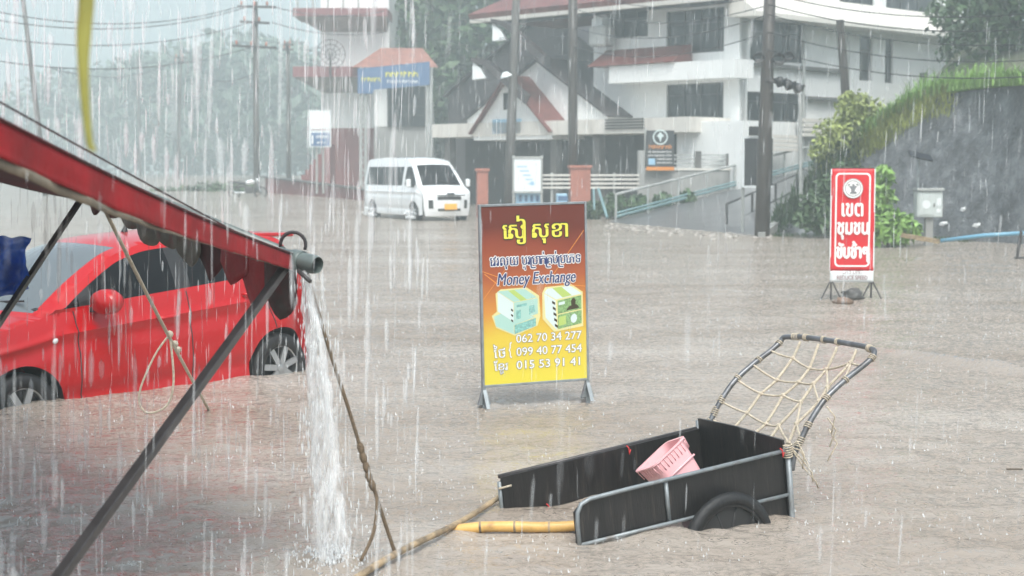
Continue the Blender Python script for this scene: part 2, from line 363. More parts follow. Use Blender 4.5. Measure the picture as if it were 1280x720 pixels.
def fit(vf, x0, x1, z0, z1, base=None):
    """fits laid-out letters into the box x0..x1, z0..z1 using base's bounds"""
    v, f = vf; b = base[0] if base else v
    ax, bx = min(p[0] for p in b), max(p[0] for p in b); az, bz = min(p[1] for p in b), max(p[1] for p in b)
    return [(x0 + (p[0] - ax) / (bx - ax) * (x1 - x0), z0 + (p[1] - az) / (bz - az) * (z1 - z0)) for p in v], f
def on_face(mb, vf, y):                          # local sign face, x right, z up, facing -y
    v, f = vf; mb.add([(p[0], y, p[1]) for p in v], f)

# ------------------------------------------------------------------ THE SETTING
def road_z(x, y):                                # the road climbs away to the far left
    return 1.05 * sm((y - 52) / 62) * sm((20 - x) / 30) if y > 52 else 0.0
def build_water():
    rows = [-14, -8, -4, -1, 1.2]; y = 2.2
    while y < 24: rows.append(y); y *= 1.0052
    while y < 75: rows.append(y); y *= 1.0105
    while y < 420: rows.append(y); y *= 1.05
    ks = np.linspace(-1, 1, 361); ks = np.sign(ks) * (np.abs(ks) ** 1.35) * 1.0
    Y = np.array(rows)[:, None]; X = ks[None, :] * np.maximum(Y * .62, 6) + 0 * Y; Y = Y + 0 * X
    Z = np.zeros_like(X); sp = np.where(Y < 24, np.maximum(Y * .0062, .025), Y * .0125)
    for i in range(90):
        lam = .09 * (26 ** rng.random()); a = rng.random() * 2 * PI; k = 2 * PI / lam
        amp = .0032 * lam ** .7 * (.5 + rng.random()) * (1 if lam < .7 else .45)
        att = np.clip((lam / sp - 2.5) / 3, 0, 1)
        Z += amp * att * np.sin(k * (X * math.cos(a) + Y * math.sin(a) * 1.25) + rng.random() * 6.3 + .9 * np.sin(X * .7 + i) + .7 * np.sin(Y * .55 + 2 * i))
    # standing ridges where the current runs: right edge, and the foot of the ramp
    def ridge(p, q, wd, ht):
        p = np.array(p); q = np.array(q); d = q - p; L2 = (d ** 2).sum(); t = np.clip(((X - p[0]) * d[0] + (Y - p[1]) * d[1]) / L2, 0, 1)
        dist = np.hypot(X - p[0] - t * d[0], Y - p[1] - t * d[1] + .12 * np.sin(3 * X)); return ht * np.exp(-(dist / wd) ** 2) * (.6 + .4 * np.sin(X * 9 + Y * 5))
    a = gnd(1085, 438); b = gnd(1300, 470); Z += ridge((a.x, a.y), (b.x, b.y), .13, .085)
    a = gnd(1060, 330); b = gnd(1200, 322); Z += ridge((a.x, a.y), (b.x, b.y), .5, .06)
    a = gnd(380, 705); d = np.hypot(X - a.x - .06, Y - a.y); Z += .03 * np.exp(-(d / .25) ** 2) * np.cos(d * 45)
    for (px, py, r, h_) in ((940, 655, .5, .007), (610, 505, .25, .012), (733, 498, .25, .012)):
        q = gnd(px, py); d = np.hypot(X - q.x, Y - q.y); Z += h_ * np.exp(-(d / r) ** 2) * np.sin(d * 34)
    RZ = 1.05 * np.where(Y > 52, (lambda t: t * t * (3 - 2 * t))(np.clip((Y - 52) / 62, 0, 1)), 0) * (lambda t: t * t * (3 - 2 * t))(np.clip((20 - X) / 30, 0, 1))
    Z += RZ
    a_, b_ = X.shape; idx = np.arange(a_ * b_).reshape(a_, b_)
    f = np.stack([idx[:-1, :-1], idx[:-1, 1:], idx[1:, 1:], idx[1:, :-1]], -1).reshape(-1, 4)
    me = bpy.data.meshes.new('flood_water'); me.from_pydata(np.stack([X, Y, Z], -1).reshape(-1, 3).tolist(), [], f.tolist()); me.update(); me.shade_smooth(); me.materials.append(M['water'])
    o = bpy.data.objects.new('flood_water', me); COL.objects.link(o); return tag(o, 'brown muddy flood water covering the whole street', 'water', kind='structure')
build_water()
g = MB(); G = [[(x, y, -.45 + road_z(x, y) * .9) for x in np.linspace(-300, 300, 41)] for y in list(np.linspace(-40, 60, 14)) + list(np.linspace(70, 420, 20))]
tag(g.grid(G).build('ground', M['mud'], smooth=True), 'drowned muddy ground under the flood water', 'ground', kind='structure')

# rock embankment on the right, with the hill behind
BASE = [(968, 295), (1010, 295), (1060, 296), (1100, 297), (1150, 299), (1215, 302), (1300, 307), (1420, 318), (1560, 335)]
CREST = [(968, 291), (1008, 254), (1040, 214), (1078, 182), (1118, 152), (1172, 122), (1240, 110), (1330, 104), (1480, 100)]
bp_ = [gnd(*p) for p in BASE]
cp_ = [at(c[0], c[1], b.y + 1.2 + .0135 * (300 - c[1])) for c, b in zip(CREST, bp_)]
bq = [Vector(p) for p in crom(bp_, 14)]; cq = [Vector(p) for p in crom(cp_, 14)]
G = []
for i, (b, c) in enumerate(zip(bq, cq)):
    row = []
    for j in range(45):
        t = j / 44; p = b.lerp(c, t); p.z = lerp(-.4, c.z, t)
        out = .2 * math.sin(PI * t); p.y -= out
        h_ = mnoise.fractal(Vector((p.x * .8, p.y * .8, p.z * .8)), 1.0, 2.0, 4); p += Vector((.15, -.3, .1)) * h_ * min(1, 4 * (1 - t) + .3); p.y -= .09 * mnoise.fractal(Vector((p.x * 2.6, p.z * 2.6, 5)), .8, 2, 3)
        row.append(p)
    G.append(row)
tag(MB().grid(G).build('embankment', M['slope'], smooth=True), 'dark wet rock slope on the right with pale run-off stains', 'slope', kind='structure')
G = []
for i, c in enumerate(cq):
    row = []
    for j in range(14):
        t = j / 13; d = t * 45; p = Vector((c.x + d * .35, c.y + d, c.z - .02 + 2.6 * sm(t * 2.2) * min(1, i / 62) + 1.5 * t * min(1, i / 62)))
        if i < 37: p.z = lerp(c.z, -.3 + 1.5 * sm(t) * i / 37, sm(t * 6))
        row.append(p)
    G.append(row)
tag(MB().grid(G).build('hill', M['soil'], smooth=True), 'grassy hillside rising behind the rock slope', 'hill', kind='structure')
# far wooded rise behind everything
G = []
for i in range(61):
    x = -300 + 10 * i; row = []
    for j in range(9):
        t = j / 8; hh = (9 + 5 * mnoise.noise(Vector((x * .03, 3, 0)))) * (1.25 if x > -40 else .9); row.append((x, 340 + 70 * t, -.3 + hh * sm(t * 1.3) + 1.6 * mnoise.noise(Vector((x * .12, t * 6, 1)))))
    G.append(row)
tag(MB().grid(G).build('hills', M['foliage_far'], smooth=True), 'low far hills fading into the rain behind the town', 'hills', kind='structure')
# ramp
rp = [Vector((2.9, 53.0, -.4)), Vector((6.3, 41.6, -.4)), Vector((10.9, 54.4, 1.35)), Vector((13.2, 66.5, 2.0))]
top = [Vector((2.9, 53.0, -.06)), Vector((6.3, 41.6, -.10)), rp[2], rp[3]]
rb = MB(); G = [[top[0].lerp(top[1], j / 8).lerp(top[3].lerp(top[2], j / 8), i / 12) for j in range(9)] for i in range(13)]
rb.grid(G); rb.prism([top[0], top[3], (13.2, 66.5, -.4), (2.9, 53, -.4)], (-.08, .06, 0)); rb.prism([top[1], top[2], (10.9, 54.4, -.4), (6.3, 41.6, -.4)], (.15, -.05, 0))
tag(rb.build('ramp', M['asphalt']), 'wet grey ramp climbing to the right behind the dark pole', 'ramp', kind='structure')
kb = MB(); a = gnd(958, 291); kb.beam((6.5, 41.7, .0), (10.95, 54.3, 1.42), .18, .22)
tag(kb.build('ramp_kerb', M['concrete']), 'low pale concrete kerb along the right side of the ramp', 'kerb', kind='structure')

# ------------------------------------------------------------------ foliage helpers
def leaf_cloud(mb, blobs, n, size, flat=.5, droop=0.0):
    tot = sum(b[1] ** 2 for b in blobs)
    for c, r in blobs:
        k = int(n * r * r / tot); c = Vector(c)
        for _ in range(k):
            d = Vector(rng.normal(size=3)); d.normalize()
            rad = r * (0.35 + .65 * rng.random() ** .55) * (1 + .35 * mnoise.noise(d * 2.2 + c))
            p = c + Vector((d.x, d.y, d.z * .85)) * rad
            nrm = (d * flat + Vector(rng.normal(size=3)) * .6 + Vector((0, 0, .4))).normalized(); u = nrm.orthogonal().normalized(); v = nrm.cross(u)
            a = rng.random() * 6.28; u, v = u * math.cos(a) + v * math.sin(a), v * math.cos(a) - u * math.sin(a)
            s = size * (.6 + .8 * rng.random())
            mb.add([p - u * s, p - v * s * .45, p + u * s - Vector((0, 0, droop * s)), p + v * s * .45], [(0, 1, 2, 3)])
def tree(name, label, loc, h, cr, n, leaf, m='foliage', group=None, trunk=.18, blobs=9, cat='tree', low=.35):
    t = thing(name, label, cat, loc, 0, group)
    tb = MB(); pts = [(0.12 * math.sin(i * 1.3), .1 * math.cos(i), h * .8 * i / 6 - .5) for i in range(7)]
    tb.tube(pts, [trunk * (1 - .12 * i) for i in range(7)], 7)
    bl = []
    for i in range(blobs):
        a = i * 2.4; rr = cr * (.25 + .5 * random.random()); z = h * lerp(low, .92, i / (blobs - 1)) ; tp = 1 - .55 * max(0, i / (blobs - 1) - .4)
        c = Vector((rr * math.cos(a) * tp, rr * math.sin(a) * tp, z)); bl.append((c, cr * (.42 + .25 * random.random()) * tp))
        tb.tube([(0, 0, max(.2, z - cr * .6)), c * .5 + Vector((0, 0, z * .45)), c], [trunk * .4, trunk * .25, trunk * .1], 5)
    tb.build('trunk', M['bark'], t, smooth=True, local=True)
    cb = MB(); leaf_cloud(cb, bl, n, leaf); cb.build('crown', M[m], t, local=True)
    return t
def blades(mb, pts, n, L, wd, lean=(0, -.5, 0)):
    for _ in range(n):
        p = pts(); a = rng.random() * 6.28; l = L * (.5 + .8 * rng.random()); ln = Vector(lean) * (.3 + rng.random()) + Vector((math.cos(a), math.sin(a), 0)) * (.3 + .6 * rng.random())
        sd = Vector((math.cos(a + 1.57), math.sin(a + 1.57), 0)) * wd
        q1 = p + Vector((0, 0, l * .6)) + ln * l * .25; q2 = p + Vector((0, 0, l * .75)) + ln * l * .75
        mb.add([p - sd, p + sd, q1 + sd * .8, q1 - sd * .8, q2], [(0, 1, 2, 3), (3, 2, 4)])

# ------------------------------------------------------------------ MAIN WHITE BUILDING
C0 = at(925, 212, 62)
PL = Plane((C0.x, C0.y), (-.70, .714)); PR = Plane((C0.x, C0.y), (.714, .70))
if PL.n.x > 0 and PL.n.y > 0: PL.n = -PL.n
bld = thing('hospital_building', 'large white building of three storeys with dark window bands behind the flooded street', 'building', (C0.x, C0.y, 0))
def rectpx(P, x0, y0, x1, y1, out=0.0):          # two opposite pixel corners -> s0, s1, z0, z1
    s0, za = P.sz(x0, y0, out); s1, zb = P.sz(x1, y0, out); _, zc = P.sz((x0 + x1) / 2, y1, out); _, zd = P.sz((x0 + x1) / 2, y0, out)
    return min(s0, s1), max(s0, s1), min(zc, zd), max(zc, zd)
def pbox(mb, P, r, o0, o1):                       # a box on the facade plane between offsets o0 < o1
    s0, s1, z0, z1 = r
    return mb.prism([P.pt(s0, z0, o1), P.pt(s1, z0, o1), P.pt(s1, z1, o1), P.pt(s0, z1, o1)], -P.n * (o1 - o0))
def wall(mb, P, s0, s1, z0, z1, holes, th=.3):
    ss = sorted({s0, s1, *[min(max(h[k], s0), s1) for h in holes for k in (0, 1)]}); zz = sorted({z0, z1, *[min(max(h[k], z0), z1) for h in holes for k in (2, 3)]})
    for a, b in zip(ss, ss[1:]):
        run = None
        for c, d in zip(zz, zz[1:]):
            ms, mz = (a + b) / 2, (c + d) / 2
            if any(h[0] < ms < h[1] and h[2] < mz < h[3] for h in holes):
                if run: pbox(mb, P, (a, b, *run), -th, 0); run = None
            else: run = [run[0], d] if run else [c, d]
        if run: pbox(mb, P, (a, b, *run), -th, 0)
def window(P, r, parent, nm=3, nh=1, slide=True):
    s0, s1, z0, z1 = r; fr = MB(); e = .06
    for q in ((s0, s1, z0, z0 + e), (s0, s1, z1 - e, z1), (s0, s0 + e, z0 + e, z1 - e), (s1 - e, s1, z0 + e, z1 - e)): pbox(fr, P, q, -.2, -.1)
    for i in range(1, nm): s = lerp(s0, s1, i / nm); pbox(fr, P, (s - .03, s + .03, z0 + e, z1 - e), -.19, -.11)
    for i in range(1, nh + 1):
        z = lerp(z0, z1, .68 if nh == 1 else i / (nh + 1)); pbox(fr, P, (s0 + e, s1 - e, z - .025, z + .025), -.185, -.115)
    wo = fr.build('window', M['frame_alu'], parent)
    gl = MB(); pbox(gl, P, (s0 + .01, s1 - .01, z0 + .01, z1 - .01), -.17, -.14); gl.build('pane', M['glass_dark'], wo)
WL = [rectpx(PL, 760, 12, 810, 47), rectpx(PL, 833, 11, 917, 66), rectpx(PL, 833, 104, 916, 148)]
WR = [rectpx(PR, 938, 24, 1005, 77), rectpx(PR, 934, 116, 1008, 152), rectpx(PR, 1075, 44, 1091, 101), rectpx(PR, 1107, 48, 1117, 104), rectpx(PR, 1050, -22, 1094, 5), rectpx(PR, 1108, -20, 1172, 18), rectpx(PR, 1183, -10, 1197, 22)]
sl_far, _ = PL.sz(742, 60); sr_far, _ = PR.sz(1203, 100)
wz1 = 12.2
w1 = MB(); wall(w1, PL, min(sl_far, .0), max(sl_far, -.0), -.4, wz1, WL); bw = w1.build('wall', M['white'], bld)
w2 = MB(); wall(w2, PR, .31, sr_far, -.4, wz1, WR); w2.build('wall', M['white'], bld)
for i, r in enumerate(WL): window(PL, r, bld, 4 if i else 3, 1)
for i, r in enumerate(WR): window(PR, r, bld, 3 if i in (0, 1, 4, 5) else 1, 1)
# corner pillar, dark back and inner core
b = MB(); pbox(b, PL, (-.02, .9 if sl_far > 0 else .02, -.4, 0.1), -.3, .0)
cb_ = MB()
s_, z_ = PL.sz(917, 30); cs = abs(s_)
d0 = PL.d if sl_far > 0 else -PL.d
cb_.prism([PL.pt(0, -.4, .12), PL.pt(.75 * (1 if sl_far > 0 else -1), -.4, .12), PL.pt(.75 * (1 if sl_far > 0 else -1), wz1, .12), PL.pt(0, wz1, .12)], -PL.n * .5)
cb_.build('corner_pillar', M['white'], bld)
ib = MB(); q = [PL.pt(sl_far, -.4, -.9), PL.pt(0, -.4, -.9), PR.pt(sr_far, -.4, -.9)]
cen = PR.pt(sr_far, -.4, -.9) + (PL.pt(sl_far, -.4, -.9) - PL.pt(0, -.4, -.9))
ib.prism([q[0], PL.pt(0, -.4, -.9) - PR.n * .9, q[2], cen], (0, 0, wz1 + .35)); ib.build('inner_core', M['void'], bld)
# left wing slabs: top eave with red tiles, pent roof with fascia, balcony band
def band(P, x0, y0a, y0b, x1, y1a, y1b, out, depth, name, m, parent, top_m=None):
    s0, za = P.sz(x0, y0a, out); _, zb = P.sz(x0, y0b, out); s1, zc = P.sz(x1, y1a, out); _, zd = P.sz(x1, y1b, out)
    mb = MB(); zt, zb_ = (za + zc) / 2, (zb + zd) / 2
    pbox(mb, P, (min(s0, s1), max(s0, s1), min(zt, zb_), max(zt, zb_)), out - depth, out); return mb.build(name, m, parent), (min(s0, s1), max(s0, s1), min(zt, zb_), max(zt, zb_))
e1, re1 = band(PL, 587, 18, 32, 900, -12, -4, 1.6, .25, 'eave_fascia', M['cream'], bld)
rf = MB(); s0, s1, z0, z1 = re1
rf.prism([PL.pt(s0, z1 + .01, 1.7), PL.pt(s0, z1 + 2.2, -4), PL.pt(s0, z1 - .25, -4), PL.pt(s0, z1 - .2, 1.6)], PL.d * (s1 - s0) if s1 > s0 else PL.d); rf.build('roof', M['rooftile'], bld)
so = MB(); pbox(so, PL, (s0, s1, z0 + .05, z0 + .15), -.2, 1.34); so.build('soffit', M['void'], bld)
e2, re2 = band(PL, 761, 86, 103, 918, 70, 98, 1.1, 1.2, 'balcony_fascia', M['white'], bld)
s0, s1, z0, z1 = re2
sA, zA = PL.sz(741, 66, .9); sB, zB = PL.sz(848, 66, .9)
pr = MB(); sa, sb = min(sA, sB), max(sA, sB)
pr.prism([PL.pt(sa, z1 + .02, 1.25), PL.pt(sa, z1 + .75, .05), PL.pt(sa, z1 + .02, .05)], PL.d * (sb - sa)); pr.build('pent_roof', M['rooftile'], bld)
e3, re3 = band(PL, 540, 156, 172, 862, 145, 165, 2.6, 2.6, 'balcony_band', M['cream'], bld)
s0, s1, z0, z1 = re3
vd = MB(); pbox(vd, PL, (s0, s1, -.4, z0 - .02), .2, .6); vd.build('carport_shade_panel', M['void'], bld)  # dark panel put in for the deep shade under the balcony
for px in (560, 693, 746):
    s, _ = PL.sz(px, 200, 2.2); c_ = MB(); pbox(c_, PL, (s - .18, s + .18, -.4, z0 - .01), 1.9, 2.25); c_.build('carport_column', M['pole'], bld)
sx0, _ = PL.sz(846, 180, 1.9); sx1, _ = PL.sz(929, 180, 1.9); zz1 = PL.sz(880, 152, 1.9)[1]
lw_ = MB(); pbox(lw_, PL, (min(sx0, sx1), max(sx0, sx1), -.4, zz1), .13, 1.9); lw_.build('lower_wall', M['white'], bld)
lv = MB()
for k in range(4):
    s, z = PL.sz(757, 150 + 3.6 * k, 2.62); s2, _ = PL.sz(805, 150 + 3.6 * k, 2.62); pbox(lv, PL, (min(s, s2), max(s, s2), z - .03, z + .03), 2.6, 2.66)
lv.build('louvre', M['pole'], bld)
# right wing: pent slab between storeys, ledge lines, pipes, small canopy
s0, zt0 = PR.sz(934, 17, 1.0); s1, zt1 = PR.sz(1216, 53, 1.0); zb_ = (zt0 + zt1) / 2
sb_ = MB(); sb_.prism([PR.pt(-.8, zb_, 1.3), PR.pt(-.8, zb_ + .18, 1.3), PR.pt(-.8, zb_ + 1.15, .0), PR.pt(-.8, zb_ + .05, .0)], PR.d * (s1 + .8)); sb_.build('pent_slab', M['cream'], bld)
for (px0, py0, px1, py1, o_, h_, m_) in ((940, 80, 1062, 79, .25, .14, 'pole'), (1009, 122, 1075, 122, .3, .12, 'pole')):
    a, z = PR.sz(px0, py0, o_); b2, _ = PR.sz(px1, py1, o_); lb = MB(); pbox(lb, PR, (a, b2, z - h_ / 2, z + h_ / 2), 0, o_); lb.build('ledge', M[m_], bld)
lb = MB()
for k in range(4):
    a, z = PR.sz(1005, 150 + 6 * k, .5); b2, _ = PR.sz(1032, 150 + 6 * k, .5); pbox(lb, PR, (a, b2, z - .07, z + .07), .2, .5)
    a, z = PR.sz(950, 170 + 5.5 * k, .9); b2, _ = PR.sz(1000, 170 + 5.5 * k, .9); pbox(lb, PR, (a, b2, z - .06, z + .06), .55, .9)
lb.build('louvre_rail', M['cream'], bld)
a, z = PR.sz(1062, 40, .3); dp = MB(); dp.tube([PR.pt(a, 2, .25), PR.pt(a, z, .25)], .07, 8); 
a, z = PR.sz(1007, 30, .3); dp.tube([PR.pt(a, 1, .25), PR.pt(a, z, .25)], .06, 8); dp.build('drain_pipe', M['rail'], bld)
a, z = PR.sz(1160, 98, .3); vb = MB(); pbox(vb, PR, (a - .2, a + .2, z - .35, z + .25), .0, .18); vb.build('meter_box', M['pole'], bld)
ac = MB(); a, z = PL.sz(743, 55, 1.0); pbox(ac, PL, (a - .55, a + .35, z - .1, z + .75), .3, 1.0); ac.build('water_tank', M['rail'], bld, bevel=.1)
ac = MB(); a, z = PL.sz(742, 27, 1.0); pbox(ac, PL, (a - .3, a + .3, z - .15, z + .15), .2, .8); ac.build('air_conditioner', M['sign_white'], bld)

# ------------------------------------------------------------------ gabled pavilions at the left of the building
def gable(label, px_l, px_r, py_eave, px_apex, py_apex, out, back, wallm, roofm, over=.2, name='gabled_hall', barge=None, zb=.2):
    sL, zE = PL.sz(px_l, py_eave, out); sR, _ = PL.sz(px_r, py_eave, out); sA, zA = PL.sz(px_apex, py_apex, out)
    base = PL.pt(sA, 0, out); t = thing(name, label, 'building', (base.x, base.y, 0))
    wb = MB(); wb.prism([PL.pt(sL, zb, out), PL.pt(sR, zb, out), PL.pt(sR, zE, out), PL.pt(sA, zA, out), PL.pt(sL, zE, out)], -PL.n * back); wb.build('wall', M[wallm], t)
    for (s, sgn) in ((sL, 1), (sR, -1)):
        d = (Vector((s, zE)) - Vector((sA, zA))).normalized(); s2, z2 = s + d.x * over, zE + d.y * over
        rb_ = MB(); nx = Vector((-d.y, d.x)); nx = nx if nx.y > 0 else -nx
        o_ = out + .25
        poly = [PL.pt(sA, zA + .03, o_), PL.pt(s2, z2 + .03, o_), PL.pt(s2 + nx.x * .07, z2 + nx.y * .07 + .03, o_), PL.pt(sA, zA + .03 + .09, o_)]
        rb_.prism(poly, -PL.n * (back + .25)); rb_.build('roof', M[roofm], t)
        if not barge: continue
        bb = MB(); poly = [PL.pt(sA, zA + .06, o_ + .05), PL.pt(s2, z2 - .06, o_ + .05), PL.pt(s2 + nx.x * .3, z2 + nx.y * .3, o_ + .05), PL.pt(sA, zA + .38, o_ + .05)]
        bb.prism(poly, -PL.n * .05); bb.build('bargeboard', M[barge], t)
    return t, (sL, sR, zE, sA, zA)
gA, gi = gable('small white gabled porch with red tiles behind the tilted pole', 592, 690, 168, 636, 98, 2.55, 4, 'white', 'rooftile', over=.05, name='gabled_porch', zb=3.0)
sL, sR, zE, sA, zA = gi
gb = MB(); a, z = PL.sz(632, 158, 2.6); pbox(gb, PL, (a - .9, a + .8, z - .3, z + .3), 2.55, 2.6); gp = gb.build('nameboard', M['sign_bluelight'], gA)
gb = MB(); pbox(gb, PL, (sA - .3, sA + .3, zA - 1.3, zA - .6), 2.55, 2.58); gb.build('gable_vent', M['void'], gA)
gB, gi = gable('tall white gable with steep dark roof beside the balcony band', 584, 760, 150, 672, 76, 1.3, 8, 'white', 'rooftile_dark', zb=3.2)
gC, gi = gable('broad dark-roofed hall rising behind the two white gables', 560, 800, 120, 684, 14, -5, 8, 'rooftile_dark', 'rooftile_dark', name='dark_roofed_hall')
# white tips of the stepped roofs left of the porch
for (px, py, Y) in ((622, 42, 66), (597, 90, 66)):
    q = at(px, py, Y); gt = MB(); gt.prism([q + Vector((-.2, 0, .42)), q + Vector((-.22, 0, -.3)), q + Vector((.34, 0, -.24)), q + Vector((.12, 0, .16))], (.1, .5, 0)); gt.build('gable_tip', M['sign_white'], gC)
    gt = MB(); gt.prism([q + Vector((-.3, -.1, .44)), q + Vector((.25, -.1, .25)), q + Vector((1.9, -.1, -1.3)), q + Vector((1.9, -.1, -.9)), q + Vector((.3, -.1, .5)), q + Vector((-.28, -.1, .6))], (.3, 1.2, 0)); gt.build('stepped_roof', M['rooftile_dark'], gC)
q = at(632, 93, 59.6); t = thing('street_lamp', 'small white lamp head on a bracket of the smooth grey pole', 'street lamp', q)
hb = MB(); hb.lathe([(.0, .10), (.10, .08), (.22, -.06), (.24, -.10), (.0, -.08)], (0, 0, 0), (-.3, -.1, 1), 14); hb.build('lamp_head', M['sign_white'], t, smooth=True, local=True)
hb = MB(); hb.tube([(.0, .05, .1), (.1, .2, .12), (.22, .35, .0)], .03, 6); hb.build('bracket', M['steel_dark'], t, local=True)

# ------------------------------------------------------------------ front fence, gate pillars, boards in front of the building
PF = Plane(at(740, 212, 58)[0:2], (1, .08))
fe = thing('metal_fence', 'fence of three pale horizontal rails between terracotta pillars', 'fence', PF.pt(0, 0))
for (x0, x1) in ((676, 714), (738, 799)):
    for k in range(4):
        s0, z = PF.sz(x0, 219 + 5.2 * k); s1, _ = PF.sz(x1, 219 + 5.2 * k); rb_ = MB(); pbox(rb_, PF, (s0, s1, z - .035, z + .035), -.03, .03); rb_.build('rail', M['cream'], fe)
for px in (690, 768):
    s, z = PF.sz(px, 216); rb_ = MB(); pbox(rb_, PF, (s - .04, s + .04, -.3, z), -.1, -.04); rb_.build('post', M['rail'], fe)
for i, (x0, x1, y0, lb_) in enumerate(((713, 738, 210, 'terracotta tiled gate pillar to the right of the notice board'), (596, 610, 214, 'terracotta gate pillar standing just right of the white van'))):
    s0, s1, z0, z1 = rectpx(PF, x0, y0, x1, 262); pm = MB(); pbox(pm, PF, (s0, s1, -.4, z1), -.5, .08)
    pm_ = thing('gate_pillar', lb_, 'pillar', PF.pt((s0 + s1) / 2, 0), 0, 'terracotta gate pillars'); pm.build('shaft', M['brick'], pm_, bevel=.02)
    pm = MB(); pbox(pm, PF, (s0 - .05, s1 + .05, z1 + .002, z1 + .1), -.55, .13); pm.build('cap', M['brick'], pm_)
wp = MB(); s0, s1, z0, z1 = rectpx(PF, 798, 188, 806, 262); pbox(wp, PF, (s0, s1, -.4, z1), -.3, 0); tag(wp.build('wall_post', M['concrete']), 'pale concrete post at the left end of the stained retaining wall', 'post')
nb = thing('notice_board', 'white notice board with pale blue drawing left of terracotta pillar', 'sign', PF.pt(-1, 0, .4))
s0, s1, z0, z1 = rectpx(PF, 642, 198, 677, 239, .5); b_ = MB(); pbox(b_, PF, (s0, s1, z0, z1), .44, .5); b_.build('board', M['sign_white'], nb)
b_ = MB()
for q in ((s0 - .05, s1 + .05, z1 + .002, z1 + .07), (s0 - .05, s1 + .05, z0 - .07, z0 - .002)): pbox(b_, PF, q, .42, .53)
b_.build('frame', M['rail'], nb)
b_ = MB()
for k in range(5):
    a = lerp(s0, s1, .12 + .1 * k); z = lerp(z0, z1, .75 - .13 * k); pbox(b_, PF, (a, a + (s1 - s0) * (.35 - .03 * k), z - .02, z + .02), .502, .506)
pbox(b_, PF, (lerp(s0, s1, .6), lerp(s0, s1, .72), lerp(z0, z1, .18), lerp(z0, z1, .3)), .502, .506)
b_.build('print', M['sign_bluelight'], nb)
for a in (s0, s1):
    b_ = MB(); b_.tube([PF.pt(a, -.4, .47), PF.pt(a, z1 + .1, .47)], .045, 6); b_.build('post', M['rail'], nb)
for (x0, y0, x1, y1, lb_) in ((645, 240, 677, 256, 'low pale blue board under the white notice board'), (696, 242, 709, 254, 'small pale blue box at the foot of the terracotta pillar')):
    r = rectpx(PF, x0, y0, x1, y1, .3); b_ = MB(); pbox(b_, PF, r, -.1, .3); o_ = tag(b_.build('roadside_box', M['sign_bluelight'], bevel=.03), lb_, 'box')
    q_ = MB(); s0, s1, z0, z1 = r
    for k in range(4): a = lerp(s0, s1, .12 + .22 * k); pbox(q_, PF, (a, a + .1, lerp(z0, z1, .25), lerp(z0, z1, .75)), .302, .306)
    q_.build('marking', M['sign_blue'], o_)
# stained retaining wall, its railing, dark post and banner
PW = Plane(at(850, 212, 60)[0:2], (1, -.02))
rw = thing('retaining_wall', 'stained concrete retaining wall under the white railing', 'wall', PW.pt(0, 0))
s0, s1, z0, z1 = rectpx(PW, 806, 213, 935, 262); m_ = MB(); pbox(m_, PW, (s0, s1, -.4, z1), -.3, 0); m_.build('wall', M['concrete'], rw)
m_ = MB(); pbox(m_, PW, (s0, s1, z1 + .002, z1 + .08), -.33, .04); m_.build('coping', M['cream'], rw)
rl = thing('railing', 'white four-bar railing on top of the stained retaining wall', 'railing', PW.pt(0, z1))
for k in range(4):
    a, z = PW.sz(843, 194 + 5.2 * k); c_, _ = PW.sz(932, 195 + 5.2 * k); m_ = MB(); pbox(m_, PW, (a, c_, z - .03, z + .03), -.2, -.14); m_.build('bar', M['rail'], rl)
for (x0, x1, y0) in ((869, 877, 189), (908, 916, 192)):
    r = rectpx(PW, x0, y0, x1, 212); m_ = MB(); pbox(m_, PW, (r[0], r[1], z1 + .085, r[3]), -.29, -.05); m_.build('post', M['pole'], rl)
bn = thing('wall_banner', 'dark grey banner with round pale emblem and orange stripe on the retaining wall', 'banner', PW.pt(-2, 0, .2))
r = rectpx(PW, 808, 163, 843, 213, .3); s0, s1, z0, z1 = r; W_ = s1 - s0; Hh = z1 - z0
m_ = MB(); pbox(m_, PW, r, .26, .3); m_.build('board', M['banner_dark'], bn)
m_ = MB()
for k in range(28):
    a0, a1 = 2 * PI * k / 28, 2 * PI * (k + 1) / 28; cx, cz = (s0 + s1) / 2, z1 - Hh * .17
    m_.add([PW.pt(cx + ra * math.cos(a), cz + ra * math.sin(a), .304) for a, ra in ((a0, .23), (a1, .23), (a1, .28), (a0, .28))], [(0, 1, 2, 3)])
m_.add([PW.pt(cx + x_, cz + z_, .304) for x_, z_ in ((0, -.2), (.05, -.02), (.14, .05), (.08, .1), (0, .2), (-.08, .1), (-.14, .05), (-.05, -.02))], [tuple(range(8))]); m_.build('emblem', M['note_pale'], bn)
def scribble(mb, P, s0, s1, z, h_, out, seed):
    rn = random.Random(seed); a = s0
    while a < s1 - h_ * .4:
        wd = h_ * (.35 + .5 * rn.random()); wd = min(wd, s1 - a); top = rn.random() * .35
        pbox(mb, P, (a, a + wd * .28, z, z + h_ * (.75 + top)), out, out + .004)
        pbox(mb, P, (a + wd * .28, a + wd * .8, z + h_ * .55, z + h_ * .78), out, out + .004)
        if rn.random() < .6: pbox(mb, P, (a + wd * .8, a + wd, z, z + h_ * .6), out, out + .004)
        a += wd + h_ * .12
m_ = MB(); scribble(m_, PW, s0 + .1, s1 - .1, z1 - Hh * .46, .15, .302, 1); pbox(m_, PW, (s0, s1, z0, z0 + .13), .302, .306); m_.build('orange_lettering', M['orange'], bn)
m_ = MB()
for k in range(4): scribble(m_, PW, s0 + (.08 if k < 2 else .4), s1 - .08, z1 - Hh * (.56 + .09 * k), .07, .302, 5 + k)
m_.build('white_lettering', M['ink_white'], bn)
m_ = MB(); pbox(m_, PW, (s0 + .08, s0 + .33, z0 + Hh * .14, z0 + Hh * .3), .302, .306); m_.build('picture', M['sign_bluelight'], bn)
